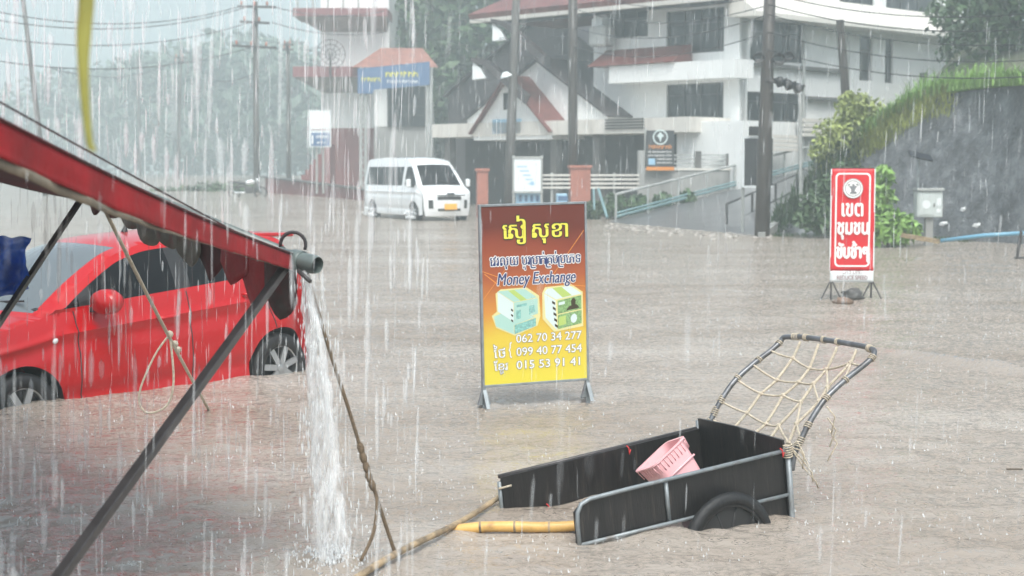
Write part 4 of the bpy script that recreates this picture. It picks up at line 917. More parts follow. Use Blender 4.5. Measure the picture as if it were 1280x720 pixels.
# red hatchback: near-side wheel centres measured in the photograph
Fw, Rw_ = Vector((-3.647, 11.86, 0)), Vector((-1.99, 13.75, 0))
hd = (Fw - Rw_).normalized(); back = -hd; nrm = Vector((-hd.y, hd.x, 0))
if nrm.x < 0: nrm = -nrm
zF, zR = -.365, -.255
pit = math.atan2(zR - zF, 2.5)
bx = (back * math.cos(pit) + Vector((0, 0, math.sin(pit)))).normalized(); up = Vector((0, 0, 1)); by = up.cross(bx).normalized(); bz = bx.cross(by)
o_ = Vector((Fw.x, Fw.y, zF)) - bx * .80 - nrm * .80
Mx = Matrix((bx, by, bz)).transposed().to_4x4(); Mx.translation = o_
car = thing('parked_car', 'red hatchback standing in flood water behind the red awning', 'car', M=Mx)
near = 1 if by.dot(nrm) > 0 else -1
X0, X1 = .28, 3.72
st = [(.08, .20, .60, X0 - .08, 0), (.0, .36, .66, X0, 0), (.0, .55, .69, X0 + .004, .01), (.05, .70, .71, X0 - .03, .02), (.20, .82, .735, X0 - .14, .03), (.48, .93, .755, .10, .035), (.80, 1.0, .765, .13, .035),
      (.92, 1.035, .76, .17, .025), (1.25, 1.24, .70, .16, .03), (1.6, 1.415, .63, .14, .04), (1.82, 1.475, .60, .11, .045), (2.1, 1.515, .59, .04, .05), (2.6, 1.525, .585, .0, .05), (3.1, 1.505, .575, -.02, .05), (3.42, 1.465, .565, -.05, .045),
      (3.66, 1.42, .56, -.10, .04), (3.74, 1.26, .61, -.10, .03), (3.82, 1.07, .675, -.105, .02), (3.88, .86, .72, X1 - 3.88, .02), (3.9, .6, .74, X1 - 3.9 + .004, 0), (3.88, .40, .72, X1 - 3.88 + .005, 0), (3.82, .25, .70, X1 - 3.82 + .006, 0)]
st_w = (7, 10); st_r = (15, 17); black_pillars = ((1.35, 1.48), (2.28, 2.42), (3.28, 3.36))
sidep, topb_, E_, spine_, S_ = vehicle(car, st, 7, 17, .79, (.80, 3.30), .30, .19, 'carred', 0, ((1.1, 1.35), (1.48, 2.28), (2.42, 3.28), (3.36, 3.6)), 'carglass', lambda x: 1.0 + .045 * (x - 1.0), .845)
for x in (.8, 3.3):
    for y in (-.74, .74): wheel(car, x, y, .30, .185)
for sg in (-1, 1):
    m = MB(); m.lathe([(0, -.10), (.06, -.095), (.095, -.05), (.10, .0), (.085, .04), (.0, .05)], (1.46, sg * .95, 1.07), (-1, 0, 0), 16)
    mv = [Vector((1.46 + (p[0] - 1.46) * 1.2, sg * .97 + (p[1] - sg * .95) * 1.5, 1.075 + (p[2] - 1.07) * 1.0)) for p in m.v]; m.v = [tuple(p) for p in mv]; mo = m.build('side_mirror', M['carred'], car, smooth=True, local=True)
    m = MB(); m.beam((1.46, sg * .80, 1.01), (1.46, sg * .93, 1.02), .06, .04); m.build('mirror_arm', M['blackplastic'], mo, local=True)
    for xh in (2.12, 3.02):
        p = sidep(xh, .80, sg); m = MB(); m.tube([(xh - .10, p.y - sg * .005, p.z), (xh - .08, p.y + sg * .035, p.z), (xh + .08, p.y + sg * .035, p.z + .004), (xh + .10, p.y - sg * .005, p.z + .004)], .015, 8); m.build('door_handle', M['carred'], car, smooth=True, local=True)
    for xd in (1.30, 2.36, 3.12):
        m = MB(); pts = [sidep(xd + (.0 if xd < 3 else .14 * (1 - v)), v, sg) + Vector((0, sg * .001, 0)) for v in np.linspace(.02, 1, 16)]; m.tube(pts, .005, 5); m.build('door_gap', M['blackplastic'], car, local=True)
    p = sidep(1.10, .62, sg); m = MB(); m.lathe([(.0, .012), (.02, .008), (.026, 0), (.022, -.02)], p, (0, sg, 0), 14); m.build('side_marker', M['lamp'], car, smooth=True, local=True)
    m = MB(); G = [[spine_(S_[i], k) + Vector((-.004, 0, .004)) for k in ((0, 1, 2, 3) if sg < 0 else (9, 10, 11, 12))] for i in range(20, 28)]; m.grid(G); m.build('headlight', M['lamp'], car, smooth=True, local=True)
    m = MB(); m.grid([[spine_(S_[i], k) + Vector((.006, 0, .0)) for k in ((0, 1, 2) if sg < 0 else (10, 11, 12))] for i in range(100, 114)]); m.build('tail_light', M['redlamp'], car, smooth=True, local=True)
m = MB(); m.grid([[spine_(S_[i], k) + Vector((-.004, 0, 0)) for k in range(4, 9)] for i in range(14, 19)]); m.build('grille', M['blackplastic'], car, smooth=True, local=True)
m = MB(); m.prism([(3.36, -.47, 1.418), (3.36, .47, 1.418), (3.84, .45, 1.385), (3.84, -.45, 1.385)], (0, 0, .035)); m.build('spoiler', M['carred'], car, local=True, bevel=.015)
m = MB(); m.lathe([(.03, 0), (.02, .03), (.008, .07), (.0, .075)], (2.35, .0, 1.522), (.3, 0, 1), 8); m.build('roof_antenna', M['blackplastic'], car, smooth=True, local=True)
m = MB(); m.tube([(1.0, -.1, 1.07), (1.12, .55, 1.135)], .009, 6); m.tube([(.98, .35, 1.05), (1.05, -.5, 1.10)], .009, 6); m.build('wiper', M['blackplastic'], car, local=True)
m = MB()
for y in (-.36, .36):
    m.box((2.25, y, .85), (.5, .5, .16)); m.box((2.5, y, 1.05), (.14, .48, .6)); m.box((2.53, y, 1.37), (.1, .24, .16))
m.box((1.25, 0, .98), (.4, 1.3, .14)); m.box((3.3, 0, .85), (.6, 1.2, .5)); m.build('cabin_interior', M['blackplastic'], car, local=True, bevel=.03)

# white minibus
c_ = gnd(525, 266); vh = Vector((math.sin(R(26.5)), -math.cos(R(26.5)), 0)); bk = -vh
byv = Vector((0, 0, 1)).cross(bk); Mv = Matrix((bk, byv, Vector((0, 0, 1)))).transposed().to_4x4()
fc = gnd(590, 268); Mv.translation = Vector((at(563, 268, 54.5).x, 54.5, -.07))
van = thing('passenger_van', 'white high-roof passenger van driving through the flood with orange plate', 'van', M=Mv)
VX0, VX1 = .30, 5.80
st = [(.10, .24, .80, VX0 - .10, 0), (.02, .45, .85, VX0 - .02, 0), (.0, .75, .87, VX0 + .002, .01), (.05, .98, .88, VX0 - .03, .02), (.22, 1.12, .885, .16, .03), (.52, 1.25, .88, .14, .03), (.62, 1.29, .87, .14, .03),
      (1.0, 1.66, .81, .13, .03), (1.38, 2.0, .75, .13, .04), (1.62, 2.14, .73, .10, .05), (2.1, 2.245, .72, .03, .06), (2.8, 2.275, .72, 0, .06), (4.2, 2.28, .72, 0, .06), (5.3, 2.26, .72, 0, .06), (5.68, 2.20, .72, -.03, .05),
      (5.82, 2.02, .75, -.06, .03), (5.87, 1.6, .81, -.07, .02), (5.88, 1.26, .86, -.08, .02), (5.90, .9, .88, -.10 + .002, 0), (5.89, .5, .88, -.086, 0), (5.82, .3, .86, -.016, 0)]
st_w = (6, 8); st_r = (15, 17); black_pillars = ((2.9, 2.97), (3.9, 3.97))
sidep, topb_, E_, spine_, S_ = vehicle(van, st, 6, 17, .90, (.98, 4.78), .35, .26, 'carwhite', 0, ((.95, 1.92), (2.12, 2.9), (2.97, 3.9), (3.97, 5.5)), 'carglass_v', lambda x: 1.24, .965, wins_top=1.92) if M.setdefault('carglass_v', M['carglass']) else None
for x in (.98, 4.78):
    for y in (-.85, .85): wheel(van, x, y, .345, .2, 6)
for sg in (-1, 1):
    m = MB(); m.box((1.02, sg * 1.12, 1.36), (.13, .16, .27)); mo = m.build('side_mirror', M['carwhite'], van, local=True, bevel=.04); m = MB(); m.beam((1.05, sg * .9, 1.24), (1.03, sg * 1.12, 1.25), .06, .07); m.build('mirror_arm', M['blackplastic'], mo, local=True)
    m = MB(); m.grid([[spine_(S_[i], k) + Vector((-.006, 0, .004)) for k in ((0, 1, 2) if sg < 0 else (10, 11, 12))] for i in range(18, 25)]); m.build('headlight', M['lamp'], van, smooth=True, local=True)
    m = MB(); m.grid([[spine_(S_[i], k) + Vector((-.006, 0, 0)) for k in ((1, 2) if sg < 0 else (10, 11))] for i in range(7, 14)]); m.build('fog_vent', M['blackplastic'], van, smooth=True, local=True)
    m = MB(); m.grid([[spine_(S_[i], k) + Vector((.006, 0, 0)) for k in ((0, 1) if sg < 0 else (11, 12))] for i in range(100, 114)]); m.build('tail_light', M['redlamp'], van, smooth=True, local=True)
    for xd in (.92, 2.02, 3.3):
        m = MB(); m.tube([sidep(xd, v, sg) + Vector((0, sg * .001, 0)) for v in np.linspace(.02, 1, 14)], .006, 5); m.build('door_gap', M['blackplastic'], van, local=True)
m = MB(); m.grid([[spine_(S_[i], k) + Vector((-.008, 0, 0)) for k in range(3, 10)] for i in range(13, 17)]); gr = m.build('grille', M['blackplastic'], van, smooth=True, local=True)
m = MB(); m.box((-.015, 0, .95), (.05, 1.05, .05)); m.box((-.02, 0, .99), (.04, .28, .10)); m.build('chrome_bar', M['chrome'], gr, local=True, bevel=.01)
m = MB(); m.grid([[spine_(S_[i], k) + Vector((-.008, 0, 0)) for k in range(3, 10)] for i in range(5, 8)]); m.build('lower_intake', M['blackplastic'], van, smooth=True, local=True)
m = MB(); m.box((-.035, .0, .56), (.02, .46, .20)); m.build('number_plate', M['plate_orange'], van, local=True, bevel=.006)
m = MB(); m.tube([(.62, -.5, 1.30), (.75, .1, 1.44)], .012, 5); m.build('wiper', M['blackplastic'], van, local=True)
m = MB(); m.box((1.9, 0, 1.0), (.3, 1.5, .9)); m.box((3.4, 0, 1.0), (.3, 1.5, 1.0)); m.build('seat_row', M['blackplastic'], van, local=True, bevel=.08)
# white water thrown up at the van's wheels
mb = MB()
for k in range(170):
    sd = -1 if byv.x > 0 else 1
    wx = random.choice((.98, 4.78)); q = Mv @ Vector((wx + random.uniform(-.5, .5), sd * (.95 + .25 * random.random()), .17 + .3 * random.random() ** 2)); s_ = .012 + .04 * random.random() ** 2
    mb.lathe([(0, -s_), (s_ * .8, -s_ * .4), (s_, 0), (s_ * .6, s_ * .7), (0, s_)], q, (random.random(), random.random(), 1), 7)
tag(mb.build('wheel_splash', M['splash'], smooth=True), 'white splash thrown up around the wheels of the van', 'splash', kind='stuff')

# parked motorcycle
q = at(310, 241, 79); q.z = road_z(q.x, q.y) - .12
mc = thing('motorcycle', 'dark motorcycle with white tank parked by the crossarm pole', 'motorcycle', q, R(-168))
for x in (-.62, .66):
    m = MB(); m.lathe([(.25, -.05), (.30, -.04), (.315, 0), (.30, .04), (.25, .05)], (x, 0, .31), (0, 1, 0), 22, True)
    for k in range(8): a = k * PI / 4; m.beam((x, 0, .31), (x + .25 * math.cos(a), 0, .31 + .25 * math.sin(a)), .015, .015)
    m.build('wheel', M['rubber'], mc, local=True)
m = MB(); m.tube([(-.62, 0, .36), (-.45, 0, .75), (-.36, 0, .98)], .045, 8); m.build('fork', M['steel'], mc, local=True)
m = MB(); m.tube([(-.34, -.36, 1.06), (-.36, -.2, 1.02), (-.36, .2, 1.02), (-.34, .36, 1.06)], .022, 6); m.lathe([(.0, 0), (.05, .01), (.05, .02)], (-.38, .42, 1.2), (-1, 0, 0), 10); m.build('handlebar', M['steel_dark'], mc, local=True)
m = MB(); m.lathe([(0, -.09), (.09, -.06), (.11, .0), (.08, .05)], (-.46, 0, .92), (1, 0, 0), 12); m.build('headlight', M['lamp'], mc, local=True)
m = MB(); G = [[(x, r_ * math.cos(t), z + r_ * .8 * math.sin(t)) for t in np.linspace(0, 2 * PI, 13)] for x, r_, z in ((-.34, .03, .84), (-.28, .13, .84), (-.1, .15, .83), (.08, .12, .80), (.14, .03, .78))]; m.grid(G); m.build('fuel_tank', M['carwhite'], mc, smooth=True, local=True)
m = MB(); G = [[(x, r_ * math.cos(t), z + r_ * .45 * math.sin(t)) for t in np.linspace(0, 2 * PI, 13)] for x, r_, z in ((.05, .05, .78), (.15, .13, .77), (.4, .15, .78), (.7, .13, .86), (.88, .04, .9))]; m.grid(G); m.build('seat', M['blackplastic'], mc, smooth=True, local=True)
m = MB(); m.box((-.05, 0, .45), (.42, .28, .34)); m.box((.35, 0, .62), (.5, .16, .12)); m.build('engine', M['steel_dark'], mc, local=True, bevel=.05)
m = MB(); m.tube([(.66, .12, .31), (.1, .1, .35)], .03, 6); m.tube([(0, -.16, .3), (.45, -.17, .3), (.85, -.17, .42)], [.03, .045, .05], 8); m.build('exhaust', M['chrome'], mc, local=True)
m = MB(); m.grid([[(.66 + .36 * math.cos(a), y, .31 + .36 * math.sin(a)) for y in (-.07, .07)] for a in np.linspace(.2, 2.2, 10)]); m.grid([[(-.62 + .36 * math.cos(a), y, .31 + .36 * math.sin(a)) for y in (-.06, .06)] for a in np.linspace(.7, 2.4, 10)]); m.build('fender', M['carwhite'], mc, local=True)

# ------------------------------------------------------------------ MONEY EXCHANGE sign
Lb, Rb = gnd(603, 508), gnd(736, 500); d = (Rb - Lb); ang = math.atan2(d.y, d.x) * .92
roll = R(1.2); c_ = (Lb + Rb) / 2
Ms = Matrix.Translation(c_) @ Matrix.Rotation(ang, 4, 'Z') @ Matrix.Rotation(-roll, 4, 'Y')
sg_ = thing('money_sign', 'standing sign in red, orange and yellow reading Money Exchange in the flood', 'sign', M=Ms)
W2 = .412; ZB, ZT = .165, 1.485
def face_material():
    m = bpy.data.materials.new('printed_gradient_face'); m.use_nodes = True; t = m.node_tree; b = t.nodes['Principled BSDF']; b.inputs['Roughness'].default_value = .35
    tc = t.nodes.new('ShaderNodeTexCoord'); sp = t.nodes.new('ShaderNodeSeparateXYZ'); t.links.new(tc.outputs['Object'], sp.inputs[0])
    n = t.nodes.new('ShaderNodeTexNoise'); n.inputs['Scale'].default_value = 2.2; n.inputs['Detail'].default_value = 2; t.links.new(tc.outputs['Object'], n.inputs['Vector'])
    mr = t.nodes.new('ShaderNodeMapRange'); mr.inputs[1].default_value = ZB; mr.inputs[2].default_value = ZT; t.links.new(sp.outputs['Z'], mr.inputs[0])
    ad = t.nodes.new('ShaderNodeMath'); ad.operation = 'MULTIPLY_ADD'; ad.inputs[1].default_value = .18; t.links.new(n.outputs[0], ad.inputs[0]); t.links.new(mr.outputs[0], ad.inputs[2])
    cr = t.nodes.new('ShaderNodeValToRGB'); e = cr.color_ramp.elements
    e[0].position = .10; e[0].color = (.66, .56, .05, 1); e[1].position = .97; e[1].color = (.125, .026, .016, 1)
    for p, c in ((.36, (.64, .46, .05, 1)), (.52, (.56, .23, .04, 1)), (.70, (.36, .09, .03, 1)), (.86, (.24, .05, .024, 1))):
        x = e.new(p); x.color = c
    t.links.new(ad.outputs[0], cr.inputs[0]); t.links.new(cr.outputs[0], b.inputs['Base Color']); return m
m = MB(); m.box((0, 0, (ZB + ZT) / 2), (2 * W2, .022, ZT - ZB)); face = m.build('board', face_material(), sg_, local=True)
m = MB(); fw = .018
for x in (-W2 - fw / 2, W2 + fw / 2): m.box((x, 0, (ZB + ZT) / 2), (fw, .034, ZT - ZB + .036))
for z in (ZB - fw / 2, ZT + fw / 2): m.box((0, 0, z), (2 * W2, .033, fw))
m.build('frame', M['steel'], sg_, local=True, bevel=.003)
for x in (-W2 - .004, W2 + .004):
    m = MB(); m.beam((x, .0, -.3), (x, 0, ZB - .018), .03, .03); lo = m.build('leg', M['steel'], sg_, local=True)
    m = MB(); m.prism([(x - .014, -.10, .0), (x + .014, -.10, .0), (x + .014, -.02, .13), (x - .014, -.02, .13)], (0, .02, 0)); m.prism([(x - .014, .10, .0), (x + .014, .10, .0), (x + .014, .02, .13), (x - .014, .02, .13)], (0, -.02, 0)); m.prism([(x - .05, -.015, .02), (x + .05, -.015, .02), (x + .015, -.015, .13), (x - .015, -.015, .13)], (0, .03, 0)); m.build('foot_brace', M['steel'], lo, local=True)
def U(u): return -W2 + 2 * W2 * u
def Vv(v): return ZT - (ZT - ZB) * v
YF = -.0125
def put_text(items, u0, u1, v0, v1, fill, out=None, ow=.035, name='lettering', dy=0, shear=0.0, off=0.0):
    base = pieces(items) if not isinstance(items, str) else text_mesh(items, 1, 0, shear)
    v, f = fit(base, U(u0), U(u1), Vv(v1), Vv(v0)); Hs = (Vv(v0) - Vv(v1)); xs_ = max(p[0] for p in base[0]) - min(p[0] for p in base[0]); sc_ = (U(u1) - U(u0)) / xs_
    if out:                                      # outline: the letters repeated round a small circle, each a hair behind the next
        m = MB(); rr = ow * sc_
        for k in range(10):
            a = 2 * PI * k / 10; m.add([(p[0] + rr * math.cos(a), YF - .0008 - k * .00006, p[1] + rr * math.sin(a)) for p in v], f)
        m.build(name + '_outline', M[out], face, local=True)
    m = MB(); m.add([(p[0], YF - .0022, p[1]) for p in v], f)
    if off: m.add([(p[0] + off * sc_, YF - .00226, p[1]) for p in v], f); m.add([(p[0] - off * sc_, YF - .00232, p[1]) for p in v], f)
    m.build(name, M[fill], face, local=True)
# light rays printed on the face
m = MB()
for (ua, va, ub, vb, wd) in ((.0, .36, .40, .455, .006), (.02, .375, .17, .45, .008), (.6, .46, .99, .15, .005), (.25, .33, .0, .52, .004), (.70, .45, 1.0, .47, .005)):
    a = Vector((U(ua), YF - .0004, Vv(va))); b = Vector((U(ub), YF - .0004, Vv(vb))); nn = Vector((-(b.z - a.z), 0, b.x - a.x)).normalized() * wd
    m.add([a - nn * .4, a + nn * .4, b + nn * .5, b - nn * .5], [(0, 1, 2, 3)])
m.build('light_ray_print', M['orange'], face, local=True)
put_text([('around', 'ៀ', 'ស'), ' ', 'សុខា'], .20, .83, .055, .215, 'ink_yellow', 'ink_dark', .06, 'yellow_khmer_name', 0, 0, .02)
put_text(['េវរលុយ', ' ', ('sub', 'ប', 'ត'), 'រ', ('sub_ro', 'បា'), 'ក់', ('sub_ro', 'គ'), 'ប់', ('sub_ro', 'ប'), 'េភទ'], .075, .95, .262, .362, 'ink_navy', 'ink_white', .085, 'navy_khmer_line', 0, 0, .03)
put_text('Money Exchange', .14, .90, .375, .465, 'ink_navy', 'ink_white', .065, 'english_line', 0, .22, .026)
for i, (s_, u0, v0) in enumerate((('062 70 34 277', .31, .725), ('099 40 77 454', .31, .80), ('015 53 91 41', .31, .875))):
    put_text(s_, u0, .95 - (.02 if i == 2 else 0), v0, v0 + .046, 'ink_white', 'ink_grey', .04, 'phone_number', 0, 0, .0)
put_text('ៃថ', .09, .20, .775, .85, 'ink_white', 'ink_grey', .03, 'khmer_word', 0, 0, .0)
put_text('{', .235, .265, .765, .855, 'ink_white', 'ink_grey', .02, 'brace', 0, 0, .0)
put_text(['ែ', ('sub', 'ខ', 'ម'), 'រ'], .09, .225, .865, .945, 'ink_white', 'ink_grey', .03, 'khmer_word', 0, 0, .0)
def poly(name, mm, pts, dy): m = MB(); m.add([(U(u), YF - dy, Vv(.462 + (v - .462) * .92)) for u, v in pts], [tuple(range(len(pts)))]); m.build(name, M[mm], face, local=True)
# printed bundles of banknotes
poly('halo_print', 'note_glow', [(.08, .625), (.13, .60), (.12, .49), (.17, .465), (.42, .46), (.54, .515), (.55, .64), (.52, .70), (.30, .755), (.12, .70)], .0003)
poly('halo_print', 'note_glow', [(.57, .50), (.60, .465), (.86, .455), (.97, .505), (.97, .72), (.68, .745), (.57, .66)], .0003)
poly('note_bundle_print', 'note_mint', [(.10, .63), (.29, .69), (.29, .745), (.12, .69)], .0006); poly('note_bundle_print', 'note_mint', [(.10, .63), (.22, .60), (.50, .645), (.29, .69)], .0006); poly('note_face_print', 'note_teal', [(.295, .69), (.505, .65), (.505, .70), (.295, .745)], .0006)
poly('note_bundle_print', 'note_pale', [(.14, .48), (.29, .55), (.29, .67), (.14, .60)], .0008); poly('note_bundle_print', 'note_mint', [(.14, .477), (.40, .468), (.52, .525), (.295, .547)], .0008); poly('note_face_print', 'note_mint', [(.295, .55), (.525, .53), (.525, .625), (.295, .67)], .0009)
poly('note_detail_print', 'note_teal', [(.32, .565), (.42, .557), (.42, .572), (.32, .58)], .0012); poly('note_detail_print', 'note_teal', [(.44, .575), (.49, .57), (.50, .61), (.44, .63)], .0012); poly('note_detail_print', 'note_teal', [(.315, .60), (.36, .595), (.36, .648), (.315, .655)], .0012)
poly('note_band_print', 'note_lime', [(.24, .475), (.30, .472), (.42, .535), (.36, .541)], .0011)
poly('note_bundle_print', 'note_pale', [(.59, .505), (.70, .55), (.71, .735), (.60, .655)], .0008); poly('note_bundle_print', 'note_pale', [(.59, .50), (.62, .475), (.85, .465), (.96, .515), (.705, .545)], .0008); poly('note_band_print', 'note_lime', [(.67, .473), (.76, .468), (.86, .523), (.77, .534)], .0011)
poly('note_face_print', 'note_green', [(.72, .553), (.955, .525), (.955, .61), (.72, .635)], .0009); poly('note_face_print', 'note_green', [(.72, .642), (.955, .618), (.955, .70), (.72, .73)], .0009)
poly('note_detail_print', 'note_lime', [(.73, .655), (.80, .647), (.80, .70), (.73, .71)], .0012); poly('note_detail_print', 'note_pale', [(.845, .665), (.86, .645), (.885, .638), (.905, .648), (.91, .67), (.895, .69), (.87, .697), (.85, .685)], .0012); poly('note_detail_print', 'note_pale', [(.73, .565), (.79, .557), (.79, .575), (.73, .582)], .0012); poly('note_detail_print', 'ink_dark', [(.80, .618), (.83, .592), (.855, .585), (.85, .56), (.865, .543), (.885, .541), (.90, .556), (.895, .578), (.915, .585), (.935, .603)], .0012)
m = MB()
for k in range(5): u = .665 + .006 * k; v = .543 + .033 * k; m.add([(U(u), YF - .0012, Vv(v)), (U(u + .03), YF - .0012, Vv(v + .012)), (U(u + .03), YF - .0012, Vv(v + .027)), (U(u), YF - .0012, Vv(v + .015))], [(0, 1, 2, 3)])
for k in range(3): v = .575 + .03 * k; m.add([(U(.265), YF - .0012, Vv(v)), (U(.285), YF - .0012, Vv(v + .008)), (U(.285), YF - .0012, Vv(v + .02)), (U(.265), YF - .0012, Vv(v + .012))], [(0, 1, 2, 3)])
m.build('note_edge_print', M['ink_dark'], face, local=True)

# ------------------------------------------------------------------ red Thai banner
q = gnd(1064, 374); bnr = thing('speed_banner', 'tall red Thai road banner on a black stand weighted with a rock', 'banner', q, R(-2))
d_ = q.y; BW = 27.0 / F * d_; px2z = lambda y: H - (y - 212) / F * d_ * .9985
z0, z1 = px2z(353), px2z(211)
def wavy(x, z): return -.006 + .004 * math.sin(x * 14 + z * 6) + .004 * math.sin(z * 11)
m = MB(); xs = np.linspace(-BW, BW, 15); zs = np.linspace(z0 + .155, z1, 33); m.grid([[(x, wavy(x, z), z) for x in xs] for z in zs]); vb = m.build('vinyl', M['banner_red'], bnr, smooth=True, local=True, solid=.003)
m = MB(); zs2 = np.linspace(z0, z0 + .1545, 5); m.grid([[(x, wavy(x, z), z) for x in xs] for z in zs2]); vw = m.build('white_panel', M['sign_white'], bnr, smooth=True, local=True, solid=.003)
m = MB(); off = -.014
ins = .055
def rounded(x0, x1, za, zb, r, k=6):
    P = []
    for cx, cz, a0 in ((x1 - r, zb - r, 0), (x0 + r, zb - r, PI / 2), (x0 + r, za + r, PI), (x1 - r, za + r, 1.5 * PI)):
        P += [(cx + r * math.cos(a0 + PI / 2 * i / k), cz + r * math.sin(a0 + PI / 2 * i / k)) for i in range(k + 1)]
    return P
Pa = rounded(-BW + ins, BW - ins, z0 + .155 + ins, z1 - ins, .06); Pb = rounded(-BW + ins + .022, BW - ins - .022, z0 + .155 + ins + .022, z1 - ins - .022, .045)
for i in range(len(Pa)):
    j = (i + 1) % len(Pa); K = max(1, int(math.hypot(Pa[i][0] - Pa[j][0], Pa[i][1] - Pa[j][1]) / .04)); L4 = lambda A_, B_, f: (lerp(A_[0], B_[0], f), lerp(A_[1], B_[1], f))
    for k in range(K): m.add([(p[0], wavy(*p) - .006, p[1]) for p in (L4(Pa[i], Pa[j], k / K), L4(Pa[i], Pa[j], (k + 1) / K), L4(Pb[i], Pb[j], (k + 1) / K), L4(Pb[i], Pb[j], k / K))], [(0, 1, 2, 3)])
m.build('border_line', M['ink_white'], vb, local=True)
m = MB()
for x in (-BW, BW): m.box((x, -.002, (z0 + .155 + z1) / 2), (.016, .016, z1 - z0 - .155))
m.build('edge_strip', M['sign_white'], vb, local=True)
def btext(s, xa, xb, za, zb, mm, host, o=.012, nm='lettering'):
    v, f = fit(text_mesh(s, 1, 0), xa, xb, za, zb); m = MB(); b_ = o * (zb - za) * .8
    for k, (dx, dz) in enumerate(((0, 0), (b_, 0), (-b_, 0), (0, b_), (0, -b_))): m.add([(p[0] + dx, wavy(*p) - .013 - .0002 * k, p[1] + dz) for p in v], f)
    m.build(nm, M[mm], host, local=True)
T = lambda y: px2z(y)
btext('เขต', -.145, .135, T(270), T(254), 'ink_white', vb, .05); btext('ชุมชน', -.20, .21, T(299), T(278), 'ink_white', vb, .05); btext('ขับช้าๆ', -.205, .215, T(327), T(302), 'ink_white', vb, .05)
btext('CITY LIMIT', -.13, .15, T(342), T(337.5), 'redtrim', vw, .005, 'small_red_line'); btext('REDUCE SPEED', -.20, .21, T(349.5), T(344.5), 'redtrim', vw, .005, 'small_red_line')
def disc(mm, r0, r1, dy, nm):
    m = MB(); cz = T(235.5)
    for k in range(32):
        a0, a1 = 2 * PI * k / 32, 2 * PI * (k + 1) / 32; m.add([(r * math.cos(a), -.008 - dy * 1.6, cz + r * math.sin(a)) for a, r in ((a0, r0), (a1, r0), (a1, r1), (a0, r1))], [(0, 1, 2, 3)])
    return m.build(nm, M[mm], vb, local=True)
em = disc('ink_white', .001, .135, .005, 'emblem_disc'); disc('ink_grey', .100, .108, .0062, 'emblem_ring'); disc('ink_grey', .128, .134, .0062, 'emblem_ring')
m = MB(); cz = T(235.5)
for P_ in ([(-.05, -.07), (.05, -.07), (.045, -.045), (.02, -.04), (.03, .0), (.055, .03), (.02, .035), (.01, .06), (-.01, .06), (-.015, .03), (-.06, .035), (-.03, .0), (-.025, -.04)], [(-.08, .03), (-.03, .055), (-.06, .06)], [(.03, .055), (.08, .03), (.06, .065)]):
    m.add([(x, -.0215, cz + z) for x, z in P_], [tuple(range(len(P_)))])
m.build('emblem_figure', M['ink_grey'], vb, local=True)
for i, x in enumerate((-BW + .02, BW - .02)):
    m = MB(); m.tube([(x, .012, -.2), (x, .012, z1 + .01)], .009, 6); m.build('upright', M['steel_dark'], bnr, local=True)
    for dx, dy in ((-.17, -.05), (.15, -.12), (.02, .16)):
        m = MB(); m.tube([(x, .012, z0 + .04), (x + dx, .012 + dy, -.06)], .010, 6); m.build('leg', M['steel_dark'], bnr, local=True)
m = MB(); m.tube([(-BW, .012, z1 + .006), (BW, .012, z1 + .006)], .009, 6); m.tube([(-BW, .012, z0 + .03), (BW, .012, z0 + .03)], .008, 6); m.build('crossbar', M['steel_dark'], bnr, local=True)
def rock(name, label, loc, sz, mm, seed):
    m = MB(); n_, k_ = 10, 16; G = []
    for i in range(n_ + 1):
        ph = PI * i / n_; row = []
        for j in range(k_ + 1):
            th = 2 * PI * (j % k_) / k_; d = Vector((math.sin(ph) * math.cos(th), math.sin(ph) * math.sin(th), math.cos(ph))); r_ = 1 + .45 * mnoise.noise(d * 1.6 + Vector((seed, 0, 0))) + .2 * mnoise.noise(d * 4 + Vector((seed, 3, 0)))
            row.append(Vector(loc) + Vector((d.x * sz[0], d.y * sz[1], d.z * sz[2])) * r_)
        G.append(row)
    return tag(m.grid(G).build(name, M[mm], smooth=True), label, 'rock')
p = gnd(1062, 374); rock('rock', 'dark rock weighing down the stand of the red banner', (p.x + .02, p.y - .05, .06), (.16, .11, .09), 'rock', 3); p = gnd(1052, 379); rock('rock', 'smaller brown rock in front of the dark rock at the banner', (p.x, p.y - .1, .03), (.12, .08, .055), 'rock_brown', 8)

# ------------------------------------------------------------------ control box with solar panel, pipes and scraps at the slope foot
q = gnd(1159, 307); cbx = thing('control_box', 'pale grey roadside control box on a post under a small solar panel', 'cabinet', q)
s_ = q.y / F; zz = lambda y: H - (y - 212) * s_
m = MB(); m.box((0, 0, (zz(239) + zz(271)) / 2), (32 * s_, .35, zz(239) - zz(271))); cb = m.build('cabinet', M['grey_cabinet'], cbx, local=True, bevel=.02)
m = MB(); m.box((0, -.02, zz(238.5) + .035), (34 * s_, .42, .06)); m.build('lid', M['rail'], cbx, local=True, bevel=.01)
m = MB(); m.box((-.08, -.185, (zz(243) + zz(268)) / 2), (19 * s_, .015, zz(243) - zz(268))); dr = m.build('door', M['grey_cabinet'], cbx, local=True, bevel=.006); m = MB(); m.box((.09, -.2, zz(256)), (.02, .03, .08)); m.build('handle', M['steel_dark'], dr, local=True)
m = MB(); m.lathe([(.0, 0), (.10, 0), (.10, .006)], (-.09, -.1935, zz(255)), (0, -1, 0), 20); m.box((.2, -.178, zz(252)), (.10, .008, .16)); m.box((.2, -.178, zz(263)), (.10, .008, .08)); m.build('sticker', M['sign_white'], cbx, local=True)
m = MB(); m.box((.02, .0, (zz(272) - .3) / 2), (9 * s_, .16, zz(272) + .3)); m.build('post', M['concrete'], cbx, local=True)
m = MB(); m.tube([(-.24, .0, zz(239) + .06), (-.24, 0, zz(198))], .03, 8); m.build('mast', M['steel'], cbx, local=True)
